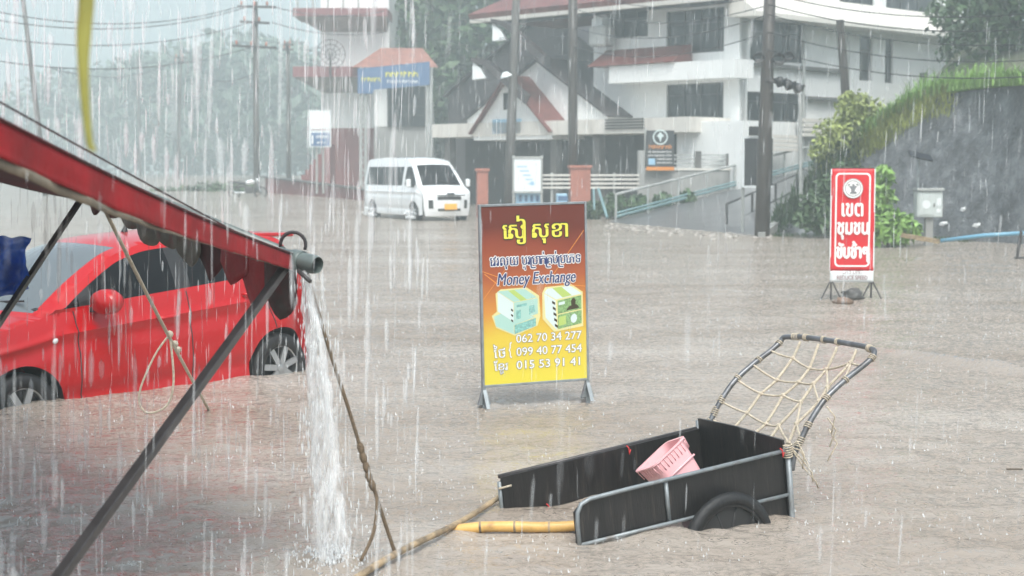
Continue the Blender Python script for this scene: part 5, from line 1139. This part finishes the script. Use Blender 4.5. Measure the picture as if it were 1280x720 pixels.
m = MB(); m.box((-.2, 0, zz(195)), (29 * s_, .4, .035), Matrix.Rotation(R(13), 3, 'Y') @ Matrix.Rotation(R(20), 3, 'X')); m.build('solar_panel', M['solar'], cbx, local=True)
m = MB(); a, b = at(1176, 301, 35.3), at(1283, 291, 34.6); m.tube([a, a.lerp(b, .5) + Vector((0, 0, .03)), b], .045, 8); tag(m.build('blue_pipe', M['bluepipe'], smooth=True), 'long blue plastic pipe lying along the foot of the slope', 'pipe')
m = MB(); a, b = at(1120, 292.5, 36), at(1174, 302, 35.4); m.beam(a, b, .06, .10); tag(m.build('plank', M['bamboo_old']), 'thin pale plank lying beside the control box post', 'plank')
for i, (px, py, lb_) in enumerate(((1204, 262, 'white scrap highest on the slope right of the control box'), (1179, 280, 'white scrap on the slope nearest the control box'), (1222, 282, 'white scrap low on the slope farthest right'), (1186, 302, 'white scrap lying on the blue pipe end'))):
    hit, loc, *_ = False, None, None
    q = at(px, py, 34.2 if py < 300 else 35.0)
    k = min(range(len(bq) - 1), key=lambda i_: abs((bq[i_].x / bq[i_].y) - (q.x / q.y))); b0, c0 = bq[k], cq[k]
    Yg = b0.y
    for _ in range(6):
        q = at(px, py, Yg); t = max(0, min(1, (q.z + .4) / (c0.z + .4))); Yg = lerp(b0.y, c0.y, t) - .2 * math.sin(PI * t) - .22
    m = MB(); a_ = .08 + .03 * i; m.add([q + Vector(p) for p in ((-a_, 0, -.02), (-.02, -.05, -.05), (a_, -.02, .01), (a_ * .8, -.01, .07), (0, -.06, .06), (-a_ * .7, -.03, .05), (.01, -.09, .01))], [(0, 1, 6), (1, 2, 6), (2, 3, 6), (3, 4, 6), (4, 5, 6), (5, 0, 6)]); tag(m.build('scrap', M['paper'], solid=.008), lb_, 'litter', 'white scraps on the rock slope')
q = gnd(1272, 324); st_ = thing('steel_stand', 'black steel stand foot cut off at the right edge', 'stand', q)
m = MB(); m.tube([(-.03, 0, -.1), (.06, 0, .55)], .03, 8); m.build('leg', M['steel_dark'], st_, local=True); m = MB(); m.tube([(-.06, 0, .03), (.45, .1, .0)], .03, 8); m.build('foot', M['steel_dark'], st_, local=True)
# debris line and foam where the ramp water meets the street
mb = MB()
for k in range(300):
    u = random.random(); p = gnd(lerp(755, 965, u), lerp(283, 295, u) + random.gauss(0, 3.2)); s_ = .02 + .09 * random.random() ** 2
    mb.lathe([(0, -s_ * .1), (s_, -s_ * .05), (s_ * .8, s_ * .16), (0, s_ * .25)], (p.x, p.y, .0), (random.uniform(-.3, .3), random.uniform(-.3, .3), 1), 8)
tag(mb.build('foam', M['water_foam'], smooth=True), 'pale churned foam where the ramp run-off meets the street', 'foam', kind='stuff')
mb = MB(); a = gnd(1258, 589); mb.tube([(a.x, a.y, .012), (a.x + .09, a.y - .01, .014)], .006, 6); tag(mb.build('twig', M['bark']), 'small dark twig floating at the right edge', 'twig')

# ------------------------------------------------------------------ CART
th = R(28.3); u_ = Vector((math.cos(th), math.sin(th), 0)); tilt = R(6.6)
ux = (u_ * math.cos(tilt) + Vector((0, 0, math.sin(tilt)))); vy = Vector((-u_.y, u_.x, 0)); wz = ux.cross(vy)
N1 = gnd(722, 676); Mc = Matrix((ux, vy, wz)).transposed().to_4x4(); Mc.translation = N1 + Vector((0, 0, -.018))
cart = thing('hand_cart', 'black plywood handcart with bent pipe handle half sunk in the flood', 'cart', M=Mc)
CL, CW = 1.235, .74; HS = .205
def panel(pts, off, name='side_panel', mm='plywood'): m = MB(); m.prism(pts, off); return m.build(name, M[mm], cart, local=True)
panel([(.0, 0, .005), (CL, 0, -.02), (CL, 0, HS - .0), (.05, 0, HS - .01), (0, 0, HS - .05)], (0, .014, 0))
panel([(CL * .62, .003, -.22), (CL, .003, -.26), (CL, .003, -.022), (CL * .62, .003, -.01)], (0, .012, 0), 'skirt_panel')
panel([(.0, CW, -.01), (CL, CW, -.02), (CL, CW, HS + .01), (.0, CW, HS - .005)], (0, -.014, 0))
m = MB(); G0 = [(CL + .004, .0, -.2), (CL + .004, CW, -.2), (CL + .004, CW, HS + .065), (CL + .004, CW * .55, HS + .07), (CL + .004, 0, HS + .055)]; m.prism(G0, (.014, 0, 0)); m.build('headboard', M['plywood'], cart, local=True)
m = MB(); m.box((CL / 2, CW / 2, -.075), (CL, CW - .04, .014)); m.build('floor', M['plywood'], cart, local=True)
def ct(name, pts, r, mm='steel', n=9, parent=None): return MB().tube(pts, r, n).build(name, M[mm], parent or cart, smooth=True, local=True)
# frame rails: a bent tube around the near panel, tubes on the far one
bend = [(0, -.018, -.02), (0, -.018, .10), (.006, -.018, HS - .05), (.03, -.018, HS - .012), (.08, -.018, HS + .004), (.3, -.018, HS + .006), (CL, -.018, HS + .004)]
ct('top_rail', bend, .0105); ct('bottom_rail', [(0, -.018, .0), (CL * .35, -.018, -.005), (CL, -.018, -.02)], .0095)
ct('top_rail', [(0, CW + .016, HS - .005), (CL, CW + .016, HS + .008)], .011, 'steel_dark'); ct('bottom_rail', [(0, CW + .016, -.01), (CL, CW + .016, -.03)], .012)
ct('corner_post', [(-.004, CW + .005, HS - .03), (-.006, CW + .008, -.05)], .012); ct('corner_post', [(CL + .02, -.02, HS + .02), (CL + .012, -.022, -.16), (CL + .01, -.022, -.3)], .015)
ct('brace_post', [(CL * .42, -.006, HS), (CL * .42, -.006, 0)], .011); ct('brace_post', [(CL + .012, CW + .01, HS + .05), (CL + .012, CW + .01, -.25)], .014)
ct('end_bar', [(-.01, 0, -.02), (-.03, CW / 2, -.03), (-.01, CW, -.02)], .010, 'redtrim'); ct('end_bar', [(.05, -.01, -.03), (-.02, CW * .5, -.015), (.03, CW, -.03)], .009, 'steel_dark')
# wheels
for y, s in ((-.075, -1), (CW + .075, 1)):
    c_ = (CL * .655, y, -.18); m = MB(); m.lathe([(.215, -.03), (.255, -.026), (.272, 0), (.255, .026), (.215, .03)], c_, (0, 1, 0), 34, True); wo = m.build('wheel', M['rubber'], cart, smooth=True, local=True)
    m = MB(); m.lathe([(.218, -.022), (.2, -.022), (.2, .022), (.218, .022)], c_, (0, 1, 0), 30, True)
    for k in range(10): a = k * PI / 5; m.tube([Vector(c_), Vector(c_) + Vector((math.cos(a) * .205, 0, math.sin(a) * .205))], .005, 5)
    m.lathe([(.03, -.05), (.035, 0), (.03, .05)], c_, (0, 1, 0), 10); m.lathe([(.0, .0), (.2, .0)], c_, (0, 1, 0), 20); m.build('rim', M['blackplastic'], wo, smooth=True, local=True)
ct('axle', [(CL * .655, -.1, -.18), (CL * .655, CW + .1, -.18)], .014, 'steel_dark')
# bent handle: near leg traced on the vertical plane through the near rail, in cart space
Mi = Mc.inverted()
PN = Plane((Mc @ Vector((CL, -.02, 0)))[0:2], (u_.x, u_.y)); Pn0 = Mc @ Vector((CL + .02, -.02, 0))
def trace(px, py): s, z = PN.sz(px, py); q = PN.pt(s, z); return Mi @ q
prof = [trace(*p) for p in ((990, 588), (993, 568), (1003, 546), (1012, 528), (1028, 503), (1043, 487), (1060, 472), (1078, 458), (1090, 447))]
x_end, z_end = prof[-1].x, prof[-1].z
yv = CW + .04
near_leg = [(p.x, -.02, p.z) for p in prof] + [(x_end + .035, .0, z_end + .028), (x_end + .045, .05, z_end + .034)]
far_leg = [(p.x, yv - .02, p.z) for p in prof] + [(x_end + .03, yv - .03, z_end + .03), (x_end + .04, yv - .09, z_end + .036)]
hpts = near_leg + [(x_end + .05, yv * f, z_end + .036 + .008 * math.sin(PI * f)) for f in np.linspace(.12, .84, 9)] + far_leg[::-1]
M['wet_pipe'] = mat('wet_grey_pipe', (.15, .155, .165), .28, metal=.5, var=.3, vscale=18, stain=((.05, .042, .036), 12, .5, .7))
hdl = ct('handle', [tuple(p) for p in crom(hpts, 3)], .0152, 'wet_pipe', 10)
# net of knotted rope
def net_pt(s, t):                                # s across near->far, t up the handle
    i = t * (len(prof) - 1); k = min(len(prof) - 2, int(i)); p = prof[k].lerp(prof[k + 1], i - k)
    sag = .085 * math.sin(PI * t) * math.sin(PI * s); return Vector((p.x + .03 * t + sag * .7, lerp(-.02, yv - .02, s), p.z + .02 * t - sag))
nr = MB(); kn = MB(); jit = {}
NU, NV = 5, 6
def jn(i, j):
    if (i, j) not in jit:
        e = 0 if i in (0, NU) or j == NV else 1; q = net_pt(min(1, max(0, i / NU + e * random.uniform(-.035, .035))), min(1, max(0.06, .06 + .94 * j / NV + e * random.uniform(-.03, .03))))
        jit[(i, j)] = q + Vector((random.uniform(-.012, .012), 0, random.uniform(-.018, .006))) * e
    return jit[(i, j)]
def strand(a, b, r=.006, sg=.01):
    nr.tube([a.lerp(b, k / 5) - Vector((0, 0, 4 * sg * (k / 5) * (1 - k / 5))) for k in range(6)], r, 6)
for i in range(1, NU):
    for j in range(NV): strand(jn(i, j), jn(i, j + 1), .0080, .002)
for j in range(1, NV):
    for i in range(NU): strand(jn(i, j), jn(i + 1, min(NV, j + (1 if (i < 2) else 0)) if j < NV - 1 else j), .0066, .006)
for (i, j), p in jit.items():
    if 0 < i < NU and 0 < j < NV: kn.lathe([(0, -.015), (.012, -.008), (.015, 0), (.012, .008), (0, .015)], p, (random.random(), random.random(), 1), 8)
no = nr.build('net', M['rope'], cart, smooth=True, local=True); kn.build('knots', M['rope'], no, smooth=True, local=True)
wr = MB()
def wraps(p, d, r, n, pitch=.009):
    p = Vector(p); d = Vector(d).normalized(); a = d.orthogonal().normalized(); b = d.cross(a); pts = []
    for k in range(n * 8 + 1): t = 2 * PI * k / 8; pts.append(p + d * (pitch * (k / 8 - n / 2)) + (a * math.cos(t) + b * math.sin(t)) * r)
    MB().tube(pts, .0036, 5).build('rope_lashing', M['rope'], cart, smooth=True, local=True)
HP = [Vector(p) for p in crom(hpts, 6)]
for f, n in ((.06, 6), (.10, 4), (.15, 4), (.20, 3), (.27, 4), (.33, 4), (.47, 2), (.53, 3), (.60, 4), (.645, 5), (.74, 3), (.80, 3), (.86, 3), (.90, 4), (.93, 5), (.96, 5)):
    k = int(f * (len(HP) - 2)); wraps(HP[k], HP[k + 1] - HP[k], .0185, max(2, n - 1), .012)
wraps((CL + .02, -.02, HS + .0), (0, 0, 1), .022, 6, .012)
tl = MB()
for k in range(4):
    a = Vector((CL + .03, -.03, HS + .02)); tl.tube([a, a + Vector((.03 + .01 * k, -.02, .03 - .05 * k)), a + Vector((.06 + .02 * k, -.03, -.05 - .05 * k)), a + Vector((.05 + .03 * k, -.02, -.12 - .04 * k))], .004, 5)
a = Vector(near_leg[4])
for k in range(3): tl.tube([a + Vector((.01, -.02, -.02 - .06 * k)), a + Vector((.05, -.03, -.08 - .07 * k)), a + Vector((.02 - .02 * k, -.03, -.16 - .07 * k))], .0045, 5)
tl.build('loose_rope_end', M['rope'], cart, smooth=True, local=True)
for p in ((CL * .62, CW - .02, HS - .0), (CL - .02, -.02, HS + .012), (.02, CW * .8, -.02), (CL * .2, CW - .024, .0)):
    m = MB(); p = Vector(p); m.tube([p + Vector((-.008, 0, .012)), p + Vector((0, -.008, 0)), p + Vector((.002, -.006, -.035 if p.z > .15 else -.01)), p + Vector((.012, -.006, -.012))], .0035, 5); m.build('red_tie', M['redtie'], cart, smooth=True, local=True)
m = MB(); p = Vector((.0, CW, HS - .06)); m.tube([p + Vector((-.02, -.01, 0)), p + Vector((.05, -.02, .004))], .006, 5); m.build('corner_tie', M['rope'], cart, smooth=True, local=True)
# bamboo poles
def bamboo(label, a, b_, r0, r1, mm, nodes, name='bamboo_pole'):
    a, b_ = Vector(a), Vector(b_); t = thing(name, label, 'bamboo pole', a); L = (b_ - a).length; pts, rr = [], []
    for k in range(nodes * 4 + 1):
        f = k / (nodes * 4); q = a.lerp(b_, f) + Vector((0, 0, .01 * math.sin(f * 7))) ; pts.append(q); rr.append(lerp(r0, r1, f) * (1.0 if k % 4 else 1.05))
    m = MB(); m.tube(pts, rr, 14); c_ = m.build('culm', M[mm], t, smooth=True)
    c_.data.set_sharp_from_angle(angle=R(40))
    m = MB()
    for k in range(1, nodes): q = pts[k * 4]; d = (b_ - a).normalized(); m.lathe([(rr[k * 4] * .99, -.006), (rr[k * 4] * 1.09, 0), (rr[k * 4] * .99, .006)], q, d, 14, False)
    m.build('node_rings', M['bamboo_old'], c_, smooth=True)
    m = MB(); d = (a - b_).normalized(); m.lathe([(0, .002), (r0 * .72, .002)], a, d, 14); m.build('end_shade_disc', M['void'], c_)  # flat dark disc painted on for the shaded hollow
a = at(558, 664, 7.68); b = at(717, 655, 7.62); bamboo('bright yellow bamboo pole sticking out of the open cart end', a, b.lerp(a, -.35), .027, .025, 'bamboo', 5)
a = gnd(440, 726, .02); b = at(632, 632, 8.3); b.z = .05; bamboo('weathered thin grey bamboo pole lying in the water under the yellow one', a, b, .016, .014, 'bamboo_old', 8)
# pink basket
bp = Mc @ Vector((.87, .36, .03)); ba = R(24)
Mb = Matrix.Translation(bp) @ Matrix.Rotation(ba, 4, 'Z') @ Matrix.Rotation(R(-18), 4, 'X') @ Matrix.Rotation(R(-34), 4, 'Y') @ Matrix.Scale(.88, 4)
bk = thing('plastic_basket', 'pink ribbed plastic basket tipped up inside the cart', 'basket', M=Mb)
def ring(w_, d_, z, k=28, r=.05):
    return [(x, y, z) for x, y in rounded(-w_, w_, -d_, d_, r)]
m = MB(); R1 = [ring(.115, .095, 0.0), ring(.125, .105, .10), ring(.138, .118, .235), ring(.150, .128, .24), ring(.150, .128, .25), ring(.134, .114, .25), ring(.120, .10, .10), ring(.108, .09, .012)]
G = [r_ + [r_[0]] for r_ in R1]; m.grid(G); n0 = len(m.v); m.add(R1[0], [tuple(range(len(R1[0])))[::-1]]); m.add(R1[-1], [tuple(range(len(R1[-1])))]); bo = m.build('tub', M['pink'], bk, smooth=True, local=True); bo.data.set_sharp_from_angle(angle=R(35))
m = MB()
for k in range(7):
    y = -.085 + .028 * k; m.tube([(-.134, y * 1.12, .18), (-.141, y * 1.15, .235)], .003, 6); m.tube([(.134, y * 1.12, .18), (.141, y * 1.15, .235)], .003, 6)
for k in range(9):
    x = -.105 + .026 * k; m.tube([(x * 1.12, -.115, .18), (x * 1.15, -.121, .235)], .003, 6)
m.build('ribs', M['pink'], bk, smooth=True, local=True)
m = MB(); m.tube([(-.12, -.112, .13), (.12, -.112, .13)], .007, 6); m.build('band', M['pink'], bk, smooth=True, local=True)

# ------------------------------------------------------------------ AWNING at the left
A = at(366, 322, 7.0); Cc = at(0, 156, 4.0); C2 = A + (Cc - A) * 2.1; Bv = at(130, 224, 8.6); B2 = A + (Bv - A) * 2.7  # out-of-view reach extended so its shade and reflection darken the near-left water
aw = thing('red_awning', 'sagging red shop awning with scalloped valance in the left foreground', 'awning', A)
def edge_pt(t): p = A.lerp(C2, t); p.z -= .022 * math.sin(PI * min(1, t * 2.04)); return p
def bar_pt(t): return A.lerp(B2, t)
def sheet(s, t):                                 # s along the bar, t along the side edge
    p = edge_pt(t) + (bar_pt(s) - A); p.z -= .25 * math.sin(PI * min(1, s * 1.05)) ** .8 * math.sin(PI * min(1, t)) + .015 * math.sin(s * 23 + t * 9) * (s * (1 - s)) * 4; return p
m = MB(); m.grid([[sheet(i / 24, j / 24) + Vector((0, 0, .004)) for j in range(25)] for i in range(25)]); m.build('canopy_top', M['awning'], aw, smooth=True)
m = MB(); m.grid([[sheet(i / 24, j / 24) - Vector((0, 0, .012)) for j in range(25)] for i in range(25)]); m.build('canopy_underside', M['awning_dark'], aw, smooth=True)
sd = (A - C2).normalized(); outn = Vector((-sd.y, sd.x, 0)).normalized(); outn = outn if outn.x > 0 else -outn
def drop(t): return lerp(.065, .088, sm(t * 2.8))
m = MB(); m.grid([[edge_pt(i / 60) + outn * (.006 + (.005 * math.sin(i * 1.1) + .010 * mnoise.noise(Vector((i * .45, f * 2, 0)))) * f) + Vector((0, 0, .006 - drop(i / 60) * f)) for f in np.linspace(0, 1, 7)] for i in range(61)]); m.build('side_band', M['awning'], aw, smooth=True, solid=.004)
m = MB(); m.grid([[edge_pt(i / 60) + outn * (.004 + .006 * math.sin(i * 1.7)) + Vector((0, 0, .006 - drop(i / 60) - lerp(.0, .026, sm((i / 60 - .17) * 3.8)) * f)) for f in np.linspace(0, 1, 3)] for i in range(61)]); m.build('hem', M['hem'], aw, smooth=True, solid=.004)
m = MB(); m.tube([edge_pt(i / 40) + outn * .008 + Vector((0, 0, .012)) for i in range(41)], .006, 6); m.build('edge_cord', M['awning_dark'], aw, smooth=True)
bd = (B2 - A).normalized()
mp = MB(); rp_ = .042
e0 = at(382, 325, 6.94); pd = (e0 - A).normalized(); pdir = Vector((.80, -.60, -.12)).normalized()
mp.lathe([(rp_, -.10), (rp_, .13), (rp_ * .86, .15), (rp_ * .86, -.02), (0, -.02)], A + Vector((0, 0, -.01)), pdir, 22); po = mp.build('roller_pipe', M['pvc'], aw, smooth=True); po.data.set_sharp_from_angle(angle=R(40))
mp = MB(); mp.lathe([(rp_ * 1.12, .0), (rp_ * 1.16, .01), (rp_ * 1.16, .05), (rp_ * 1.12, .06), (rp_, .06)], A + Vector((0, 0, -.01)), pdir, 22); mp.build('pipe_collar', M['pvc'], po, smooth=True)
mp = MB(); mp.tube([bar_pt(.02), bar_pt(1.0)], .032, 10); mp.build('front_bar', M['pvc'], aw, smooth=True)
# scalloped valance hanging from the front bar
segs = 24; lens = bd * ((B2 - A).length)
for k in range(segs):
    t0, t1 = .0 + k / segs, (k + 1) / segs; f = k / segs
    dl = lerp(.30, .20, min(1, f * 3.0)) * (1 + .10 * math.sin(k * 2.3)); G = []
    for i in range(9):
        t = lerp(t0 - .006, t1 + .006, i / 8); q = bar_pt(t); q.y += .012 * (k % 2); sc_ = (1 - abs(i / 4 - 1) ** 1.4) if k < 4 else math.sin(PI * i / 8) ** .6; ln = dl * ((.62 + .38 * sc_) if k < 9 else (.3 + .7 * sc_))
        G.append([q + Vector((.01 * math.sin(i * .8 + k), .012 * math.sin(i * 1.1 + 2 * k) * v, -ln * v)) for v in np.linspace(0, 1, 6)])
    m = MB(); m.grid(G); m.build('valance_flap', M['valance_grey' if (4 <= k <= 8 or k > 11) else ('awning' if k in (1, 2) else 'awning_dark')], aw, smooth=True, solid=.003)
# struts, ropes, wire
m = MB(); a = at(357, 333, 6.97); b = at(75, 720, 4.55); b2 = a + (b - a) * 1.42; m.beam(a, b2, .034, .034); tag(m.build('awning_strut', M['steel_dark'], bevel=.004), 'thick dark square strut propping the awning pipe end', 'strut', 'struts under the awning')
m = MB(); a = at(104, 245, 8.3); b = at(0, 402, 7.2); m.beam(a, a + (b - a) * 1.9, .024, .024); tag(m.build('awning_strut', M['steel_dark']), 'thin strut under the awning crossing the red car windshield', 'strut', 'struts under the awning')
m = MB(); a = at(0, 125, 4.2) + (at(0, 125, 4.2) - at(356, 322, 7.0)) * .3; b = at(356, 322, 7.0); m.tube([a.lerp(b, k / 20) - Vector((0, 0, .03 * (k / 20) * (1 - k / 20))) for k in range(21)], .0032, 6); tag(m.build('stay_wire', M['cable'], smooth=True), 'thin dark wire stretched above the red awning edge', 'wire')
m = MB(); m.tube([at(352, 306, 6.95) + Vector((math.cos(t) * .055 + .05, 0, math.sin(t) * .055 + -.0)) for t in np.linspace(-.4, 3.3, 14)], .008, 6); m.build('wire_loop', M['cable'], po, smooth=True)
m = MB(); m.tube([at(372, 338, 6.9), at(388, 352, 6.85)], .01, 6); m.build('pin', M['steel_dark'], po, smooth=True)
gy = thing('guy_rope', 'beige guy rope with loose loop slanting across the red car door', 'rope', at(132, 264, 8.5))
a, b = at(132, 264, 8.5), gnd(266, 521, -.05); m = MB(); m.tube([a.lerp(b, k / 20) - Vector((0, 0, .1 * (k / 20) * (1 - k / 20))) for k in range(21)], .011, 7); m.build('rope', M['rope'], gy, smooth=True)
kp = a.lerp(b, .52); m = MB(); m.tube([tuple(p) for p in crom([kp, kp + Vector((-.10, 0, -.14)), kp + Vector((-.2, 0, -.38)), kp + Vector((-.16, .0, -.5)), kp + Vector((-.03, 0, -.46)), kp + Vector((.02, 0, -.3)), kp + Vector((.0, 0, .0))], 5)], .0075, 6); m.build('loose_loop', M['rope'], gy, smooth=True)
for f in (.52, .57, .6): m = MB(); q = a.lerp(b, f); m.lathe([(0, -.03), (.02, -.015), (.024, 0), (.02, .015), (0, .03)], q, (b - a), 8); m.build('knot', M['rope'], gy, smooth=True)
tr = thing('tie_rope', 'brown wet rope running from the awning pipe down to the bamboo pole', 'rope', at(386, 345, 6.95))
P_ = [at(384, 342, 6.95), at(410, 432, 7.02), at(436, 512, 7.08), at(455, 575, 7.12)]; m = MB(); m.tube([tuple(p) for p in crom(P_, 6)], .0085, 7); m.build('rope', M['rope_dark'], tr, smooth=True)
m = MB(); m.tube([tuple(p) for p in crom([at(455, 575, 7.12), at(466, 607, 7.14), at(480, 650, 7.18), at(494, 692, 7.2)], 5)], .009, 7); m.build('rope_leg', M['rope_dark'], tr, smooth=True)
m = MB(); m.tube([tuple(p) for p in crom([at(466, 607, 7.14), at(471, 628, 7.12), at(467, 665, 7.08), at(451, 701, 7.0)], 5)], .008, 7); m.build('rope_leg', M['rope_dark'], tr, smooth=True)
m = MB()
for k, (px, py) in enumerate(((451, 560), (454, 572), (458, 584), (461, 596), (465, 606))): q = at(px, py, 7.11); m.lathe([(0, -.034), (.013, -.02), (.017, 0), (.013, .02), (0, .034)], q, (.25, 0, -1), 8)
m.build('knots', M['rope_dark'], tr, smooth=True)
# blue tarpaulin hanging at the left edge
m = MB(); G = []
for i in range(25):
    row = []
    for j in range(21):
        u, v = i / 24, j / 20; q = at(lerp(-70, 38 - 6 * math.sin(v * 5) - (8 if v > .8 else 0), u), lerp(293 + 4 * u, 380 - 20 * u * u + 2.5 * math.sin(u * 9), v), 7.6)
        fold = .045 * math.sin(u * 21 + 4 * v) * (.3 + v) + .04 * mnoise.noise(Vector((u * 6, v * 6, 2))); q.y += fold; q.z += .005 * math.sin(u * 30 + v * 11); row.append(q)
    G.append(row)
tag(m.grid(G).build('tarpaulin', M['tarp'], smooth=True, solid=.004), 'crumpled blue tarpaulin hanging at the left edge under the awning', 'tarpaulin')
# yellow-green strap hanging at the top left, close to the lens
m = MB(); G = []
for i, (px, py, wd) in enumerate(((109, -60, 11), (108, 0, 10), (105, 40, 9.5), (104, 80, 7.5), (106, 120, 6), (109, 155, 5.2), (112, 178, 4.8), (115, 186, 5), (118, 189, 3))):
    c_ = at(px, py, 2.6); hw = wd / F * 2.6; G.append([c_ + Vector((hw * math.cos(t), .004 * math.sin(t), 0)) for t in np.linspace(0, 2 * PI, 9)])
m.grid([[Vector(p) for p in row] for row in (lambda a: [list(map(Vector, zip(*[iter(r)] * 3))) for r in crom([[c for p in row for c in p] for row in a], 4)])(G)]); tag(m.build('hanging_strap', M['strap'], smooth=True), 'yellow-green strap dangling close to the lens at top left', 'strap')

# ------------------------------------------------------------------ water pouring from the awning pipe
ps = thing('water_stream', 'white stream of rain water pouring from the end of the awning pipe', 'water', at(378, 345, 6.95))
def stream_c(t): px = lerp(377, 416, t ** .62); py = lerp(338, 712, t); return at(px, py, 6.93 + .1 * t)
for k in range(9):
    ph = k * 1.9; amp = .012 + .004 * k; pts, rr = [], []
    for i in range(61):
        t = i / 60; c_ = stream_c(t); sp = .012 + .055 * t ** .7
        c_ = c_ + Vector((sp * math.sin(ph + t * (5 + k)) + .012 * mnoise.noise(Vector((k * 3, t * 9, 0))) , sp * math.cos(ph * 1.3 + t * 6), 0))
        pts.append(c_); rr.append((.010 + .012 * t ** .5 + .008 * mnoise.noise(Vector((t * 14, k * 5, 2)))) * (.75 + .5 * ((k * 37) % 10) / 10) * (1.1 if t > .04 else .8))
    m = MB(); m.tube(pts, rr, 10); m.build('water_strand', M['stream'], ps, smooth=True)
m = MB()
for k in range(420):
    t = random.random(); c_ = stream_c(t); sp = .03 + .07 * t; q = c_ + Vector((random.gauss(0, sp), random.gauss(0, sp), random.gauss(0, .02))); r_ = .0018 + .003 * random.random(); L_ = .01 + .03 * random.random()
    m.lathe([(0, -L_), (r_, 0), (0, L_ * .7)], q, (0, 0, 1), 5)
g0 = stream_c(1.0)
for k in range(380):
    a = random.random() * 2 * PI; r0 = abs(random.gauss(0, .12)); q = Vector((g0.x + r0 * math.cos(a), g0.y + r0 * math.sin(a), .0 + abs(random.gauss(0, .05)) * math.exp(-r0 * 4))); r_ = .002 + .005 * random.random(); m.lathe([(0, -r_ * 1.5), (r_, 0), (0, r_ * 1.8)], q, (random.uniform(-.5, .5), random.uniform(-.5, .5), 1), 5)
tag(m.build('spray', M['splash'], ps, smooth=True), kind='stuff')

# ------------------------------------------------------------------ RAIN: drops in the air and small splashes on the water
def rain_mesh(n, y0, y1, seed, rad, ln, power, xl=(-1, 1), fall=1.0):
    rg = np.random.default_rng(seed); V = np.zeros((n, 8, 3)); u = rg.random(n); Y = (y0 ** power + u * (y1 ** power - y0 ** power)) ** (1 / power)
    X = (xl[0] + (xl[1] - xl[0]) * rg.random(n) ** fall) * (Y * .37 + .5); Z = rg.random(n) * (Y * .13 + H + .35) ; L = ln * (.3 + 1.4 * rg.random(n) ** 1.6); r = rad * (.4 + 1.8 * rg.random(n) ** 4)
    sl = .02 + .02 * rg.normal(size=n)
    for k in range(3):
        a = 2 * PI * k / 3
        for j, (f, s) in enumerate(((.22, .8), (.72, 1.0))):
            V[:, j * 3 + k, 0] = X + r * s * math.cos(a) + sl * L * (f - .5); V[:, j * 3 + k, 1] = Y + r * s * math.sin(a); V[:, j * 3 + k, 2] = Z + L * (f - .5)
    for j, f in ((6, 0), (7, 1)): V[:, j, 0] = X + sl * L * (f - .5); V[:, j, 1] = Y; V[:, j, 2] = Z + L * (f - .5)
    base = [(6, 1, 0), (6, 2, 1), (6, 0, 2), (0, 1, 4, 3), (1, 2, 5, 4), (2, 0, 3, 5), (3, 4, 7), (4, 5, 7), (5, 3, 7)]
    return V.reshape(-1, 3).tolist(), [tuple(i * 8 + q for q in f) for i in range(n) for f in base]
mb = MB()
for args in ((900, 4.5, 12, 11, .0030, .15, 2.2), (1900, 10, 34, 12, .0050, .24, 2.4), (2400, 30, 70, 13, .010, .45, 2.0), (260, 2.0, 4.5, 14, .0027, .11, 2.0), (60, 1.0, 2.1, 16, .0022, .09, 2.0)):
    v, f = rain_mesh(*args); mb.add(v, f)
v, f = rain_mesh(1900, 4.0, 10.8, 15, .0072, .22, 1.6, (-1.0, -.12), 1.3); mb.add(v, f)
tag(mb.build('rain', M['rain'], smooth=True), 'heavy rain falling as white streaks over the whole street', 'rain', kind='stuff')
mb = MB(); rg = np.random.default_rng(5); n = 11000; Y = (5.5 ** 1.0 + rg.random(n) ** 1.5 * (40 - 5.5)); X = (rg.random(n) * 2 - 1) * Y * .36; Hh = (.003 + .013 * rg.random(n) ** 4) * (1 + Y / 30); Rr = (.0018 + .0042 * rg.random(n) ** 3) * (1 + Y / 22)
V = np.zeros((n, 4, 3))
for k in range(3): a = 2 * PI * k / 3; V[:, k, 0] = X + Rr * math.cos(a); V[:, k, 1] = Y + Rr * math.sin(a); V[:, k, 2] = -.006
V[:, 3, 0] = X + Rr * rg.normal(size=n) * .6; V[:, 3, 1] = Y; V[:, 3, 2] = Hh
mb.add(V.reshape(-1, 3).tolist(), [tuple(i * 4 + q for q in f) for i in range(n) for f in ((0, 1, 3), (1, 2, 3), (2, 0, 3))])
tag(mb.build('rain_splashes', M['splash']), 'tiny white splashes of raindrops hitting the flood water', 'splashes', kind='stuff')

# ------------------------------------------------------------------ HAZE of the downpour: one closed box round everything
hz = MB(); hz.box((0, 195, 17.5), (760, 500, 38)); ho = hz.build('haze', None)
hm = bpy.data.materials.new('rain_haze'); hm.use_nodes = True; t = hm.node_tree; t.nodes.remove(t.nodes['Principled BSDF']); pv = t.nodes.new('ShaderNodeVolumePrincipled')
pv.inputs['Color'].default_value = (.85, .975, .99, 1); pv.inputs['Density'].default_value = HAZE_D; pv.inputs['Anisotropy'].default_value = .2
t.links.new(pv.outputs[0], t.nodes['Material Output'].inputs['Volume']); ho.data.materials.append(hm)
tag(ho, 'pale grey haze of the downpour filling the street', 'haze', kind='stuff')
